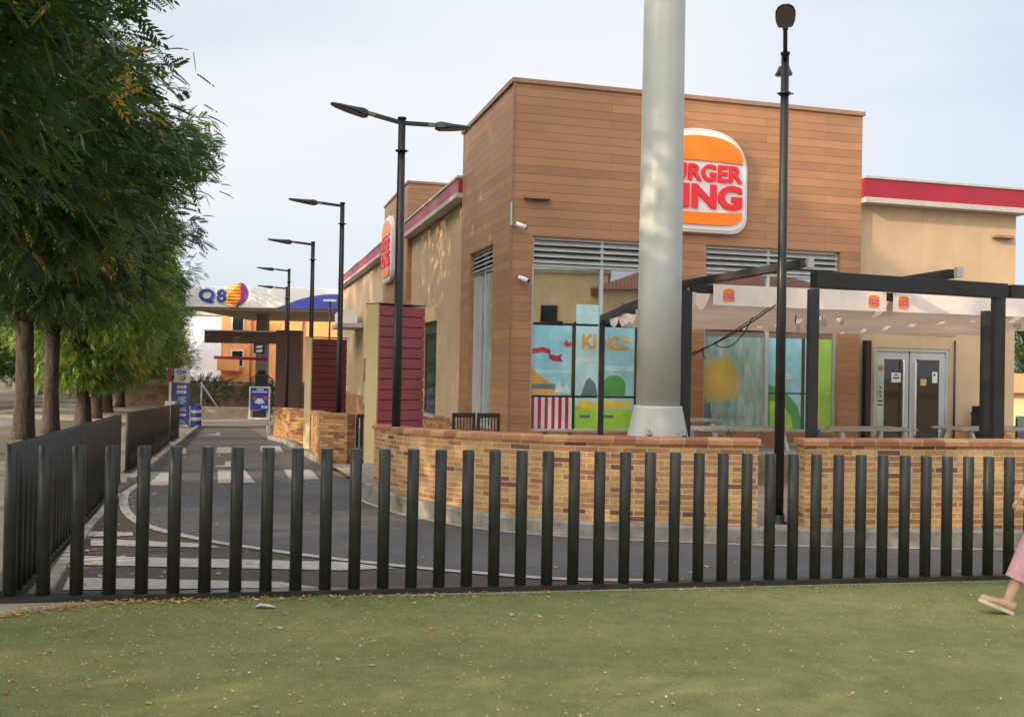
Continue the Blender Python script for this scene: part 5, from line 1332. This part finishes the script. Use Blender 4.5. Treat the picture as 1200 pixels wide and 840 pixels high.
# right-hand sliver: hut and a terrace chair
HT = thing('garden_hut', 'small hut with orange tiled roof seen past the right edge of the restaurant', 'hut', (25.2, 46, G(25, 46)))
mb = MB(); mb.box(-2.5, 3, 0, 4, 0, 2.3); part('wall', mb, M_housewall, HT)
mb = MB(); mb.add([(-2.9, -.4, 2.3), (3.4, -.4, 2.3), (3.4, 4.4, 2.3), (-2.9, 4.4, 2.3), (-2.9, 2, 3.2), (3.4, 2, 3.2)], [(0,1,5,4), (2,3,4,5), (0,4,3), (1,2,5), (3,2,1,0)]); part('roof', mb, pm('orange tiles', (.5, .22, .09), .8), HT)
CH = thing('terrace_chair', 'blue grey terrace chair with black legs at the far right edge', 'chair', (8.35, 16.2, .012), -.9)
mb = MB(); mb.box(-.22, .22, -.22, .22, .44, .47); part('seat', mb, pm('blue grey shell', (.28, .34, .38), .5), CH, .01)
mb = MB(); mb.box(-.22, .22, .20, .23, .55, .92); part('backrest', mb, pm('blue grey shell', (.28, .34, .38), .5), CH, .01)
for sx in (-1, 1):
    for sy in (-1, 1):
        mb = MB(); mb.bar((sx*.2, sy*.2, 0), (sx*.2, sy*.2, .44 if sy < 0 else .88), .025, .025); part('leg', mb, M_black, CH)

# ------------------------------------------------------------------ litter, turf fibres
rng = np.random.default_rng(5)
def litter(n, fx, size):
    V = []; R_ = []
    while len(V) < n:
        x, y, dens = fx()
        if rng.uniform() > dens: continue
        a = rng.uniform(0, 2*np.pi); s = size*rng.uniform(.5, 1.5); w = s*rng.uniform(.3, .6); z = G(x, y)+.009
        ca, sa = math.cos(a), math.sin(a); cu = rng.uniform(.0, .4)*s
        V.append([(x-ca*s/2, y-sa*s/2, z+cu*.6), (x-sa*w/2, y+ca*w/2, z+.002), (x+ca*s/2, y+sa*s/2, z+cu), (x+sa*w/2, y-ca*w/2, z+.004)])
        R_.append(rng.uniform(0, 1))
    return np.array(V), np.array(R_)
def f_turf():
    x = rng.uniform(-4, 5.5); y = rng.uniform(3.4, 8.4); e = interp([(p[0], p[1]) for p in turf_edge], x)
    d = e-y
    if d < -.12: return x, y, 0
    left = clip((1.5-x)/4, .06, 1)
    return x, y, clip(.18*left+.06 + .85*math.exp(-max(d, 0)/.14)*clip((1.0-x)/3.2, .12, 1), 0, 1)
def f_lane():
    x = rng.uniform(-9, 6); y = rng.uniform(6.4, 24)
    fx_ = -1.0-.325*y; inside = x > fx_+.1 and y > fence_y(x)+.1
    nearf = math.exp(-abs(x-fx_-.3)/.35)
    if x > -2.2 and y > 9.6 or x > -1.4-.11*y and y > 13: return x, y, 0
    return x, y, (.06+.9*nearf) if inside else 0
a, b = litter(3400, f_turf, .014); b = .55+.42*b; a2, b2 = litter(240, f_turf, .036); a3, b3 = litter(420, f_lane, .045)
def f_edge():
    x = rng.uniform(-3.4, 1.5); e = interp([(p[0], p[1]) for p in turf_edge], x); d = rng.normal(.0, .085)
    return x, e-d, clip((1.-x)/4.4, .05, 1)**1.6 if d > -.16 else 0
a4, b4 = litter(520, f_edge, .034); b4 = b4*.7
o = link(bpy.data.objects.new('fallen_leaves', quads_mesh('fallen_leaves', np.concatenate([a, a2, a3, a4]), np.concatenate([b, b2, b3, b4]), M_litter))); o['kind'] = 'stuff'; o['label'] = 'dry yellow leaves and flecks scattered over the turf and road edge'; o['category'] = 'leaves'
def blades(n):
    X = rng.uniform(-3.6, 5.6, n); Y = rng.uniform(4.0, 8.6, n)
    E_ = np.array([interp([(p[0], p[1]) for p in turf_edge], x) for x in X]); keep = Y < E_-.01; X, Y, E_ = X[keep], Y[keep], E_[keep]
    Zg = np.array([G(x, y) for x, y in zip(X, Y)])+.003; m = len(X); a = rng.uniform(0, np.pi, m)
    h = rng.uniform(.002, .005, m)*(1+3.5*np.exp(-(E_-Y)/.12)); w = rng.uniform(.0018, .0035, m); lx = rng.normal(0, .010, m); ly = rng.normal(0, .010, m)
    dx, dy = np.cos(a)*w, np.sin(a)*w
    V = np.stack([np.stack([X-dx, Y-dy, Zg], 1), np.stack([X+dx, Y+dy, Zg], 1), np.stack([X+dx*.4+lx, Y+dy*.4+ly, Zg+h], 1), np.stack([X-dx*.4+lx, Y-dy*.4+ly, Zg+h], 1)], 1)
    r = np.clip(.15+.5*np.clip((E_-Y)/.35, 0, 1)+rng.normal(0, .17, m), 0, 1)
    return quads_mesh('turf_fibres', V, r, M_blade)
o = link(bpy.data.objects.new('turf_fibres', blades(70000))); o['kind'] = 'stuff'; o['label'] = 'short worn green turf fibres in front of the fence'; o['category'] = 'turf'
mb = MB(); gx, gy = -1.55, 6.36; zz = G(gx, gy)+.01
mb.add([(gx-.07, gy, zz), (gx-.02, gy-.03, zz+.02), (gx+.03, gy-.02, zz+.012), (gx+.075, gy+.01, zz), (gx+.02, gy+.03, zz+.015), (gx-.04, gy+.03, zz+.018)], [(0,1,5), (1,4,5), (1,2,4), (2,3,4)])
single('paper_scrap', mb, M_white, 'crumpled white paper scrap on the turf below the fence', 'litter')

# ------------------------------------------------------------------ camera, light, sky
cam = bpy.data.cameras.new('camera'); co = bpy.data.objects.new('camera', cam); COL.objects.link(co); S.camera = co
P, RO = .010941, .018227
cp, sp_ = math.cos(P), math.sin(P)
f = Vector((0, cp, sp_)); u = Vector((0, -sp_, cp)); x = Vector((1, 0, 0))
x2 = x*math.cos(RO)+u*math.sin(RO); u2 = -x*math.sin(RO)+u*math.cos(RO)
m = Matrix((x2, u2, -f)).transposed().to_4x4(); m.translation = (0, 0, 1.55); co.matrix_world = m
cam.sensor_width = 36; cam.lens = 36*1164.31/1200; cam.clip_end = 3000; cam.clip_start = .05
EL = math.radians(21); sdir = Vector((-.80, -.60, 0)).normalized()*math.cos(EL)+Vector((0, 0, math.sin(EL)))   # towards the sun
sun = bpy.data.lights.new('sun', 'SUN'); sun.energy = 5.0; sun.angle = math.radians(.55); sun.color = (1., .78, .52)
so = bpy.data.objects.new('sun', sun); COL.objects.link(so); so.rotation_euler = (-sdir).to_track_quat('-Z', 'Y').to_euler(); so.location = (-20, -20, 30)
W = bpy.data.worlds.new('World'); S.world = W; W.use_nodes = True; nt = W.node_tree
bgd = nt.nodes['Background']
sky = N(nt, 'ShaderNodeTexSky', sky_type='NISHITA', sun_disc=False); sky.sun_elevation = EL; sky.sun_rotation = math.atan2(sdir.x, sdir.y); sky.dust_density = 2.; sky.air_density = 1.; sky.ozone_density = 1.5
tcw = N(nt, 'ShaderNodeTexCoord')
mpv = mapping(nt, (tcw, 'Generated'), (1, 1, 2.6))
nz = noise(nt, None, 1.1, 7, .5, vec=mpv, dist=.3)
cf = ramp(nt, (nz, 0), [(.36, (0,)*3), (.64, (1,)*3)])
# thin veil of cloud, its unseen sun side boosted to light the facades; hazy blue shows through to the east
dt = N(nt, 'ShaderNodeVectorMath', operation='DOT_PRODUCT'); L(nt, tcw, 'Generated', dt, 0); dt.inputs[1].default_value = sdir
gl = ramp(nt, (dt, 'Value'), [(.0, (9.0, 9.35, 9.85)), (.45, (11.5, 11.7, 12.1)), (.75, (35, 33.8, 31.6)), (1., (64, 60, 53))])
de = N(nt, 'ShaderNodeVectorMath', operation='DOT_PRODUCT'); L(nt, tcw, 'Generated', de, 0); de.inputs[1].default_value = Vector((.62, .76, .12)).normalized()
eb = ramp(nt, (de, 'Value'), [(.86, (0,)*3), (.99, (1,)*3)])
bl = mixc(nt, eb, (8.3, 8.85, 9.75), (6.2, 7.9, 10.2))
blue = mixc(nt, .2, bl, (sky, 0))
veil = N(nt, 'ShaderNodeMath', operation='MULTIPLY_ADD'); L(nt, eb[0], eb[1], veil, 0); veil.inputs[1].default_value = -.55; L(nt, cf[0], cf[1], veil, 2); veil.use_clamp = True
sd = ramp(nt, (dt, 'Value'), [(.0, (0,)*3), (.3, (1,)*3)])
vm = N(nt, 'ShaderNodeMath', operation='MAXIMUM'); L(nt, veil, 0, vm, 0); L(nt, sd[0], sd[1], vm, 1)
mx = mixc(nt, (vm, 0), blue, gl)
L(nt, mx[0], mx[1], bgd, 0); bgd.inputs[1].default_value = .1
S.view_settings.view_transform = 'Standard'; S.view_settings.look = 'None'; S.view_settings.exposure = 0; S.view_settings.gamma = 1
S.render.engine = 'CYCLES'; S.render.resolution_x = 1024; S.render.resolution_y = 716
S.cycles.max_bounces = 8; S.cycles.transparent_max_bounces = 12
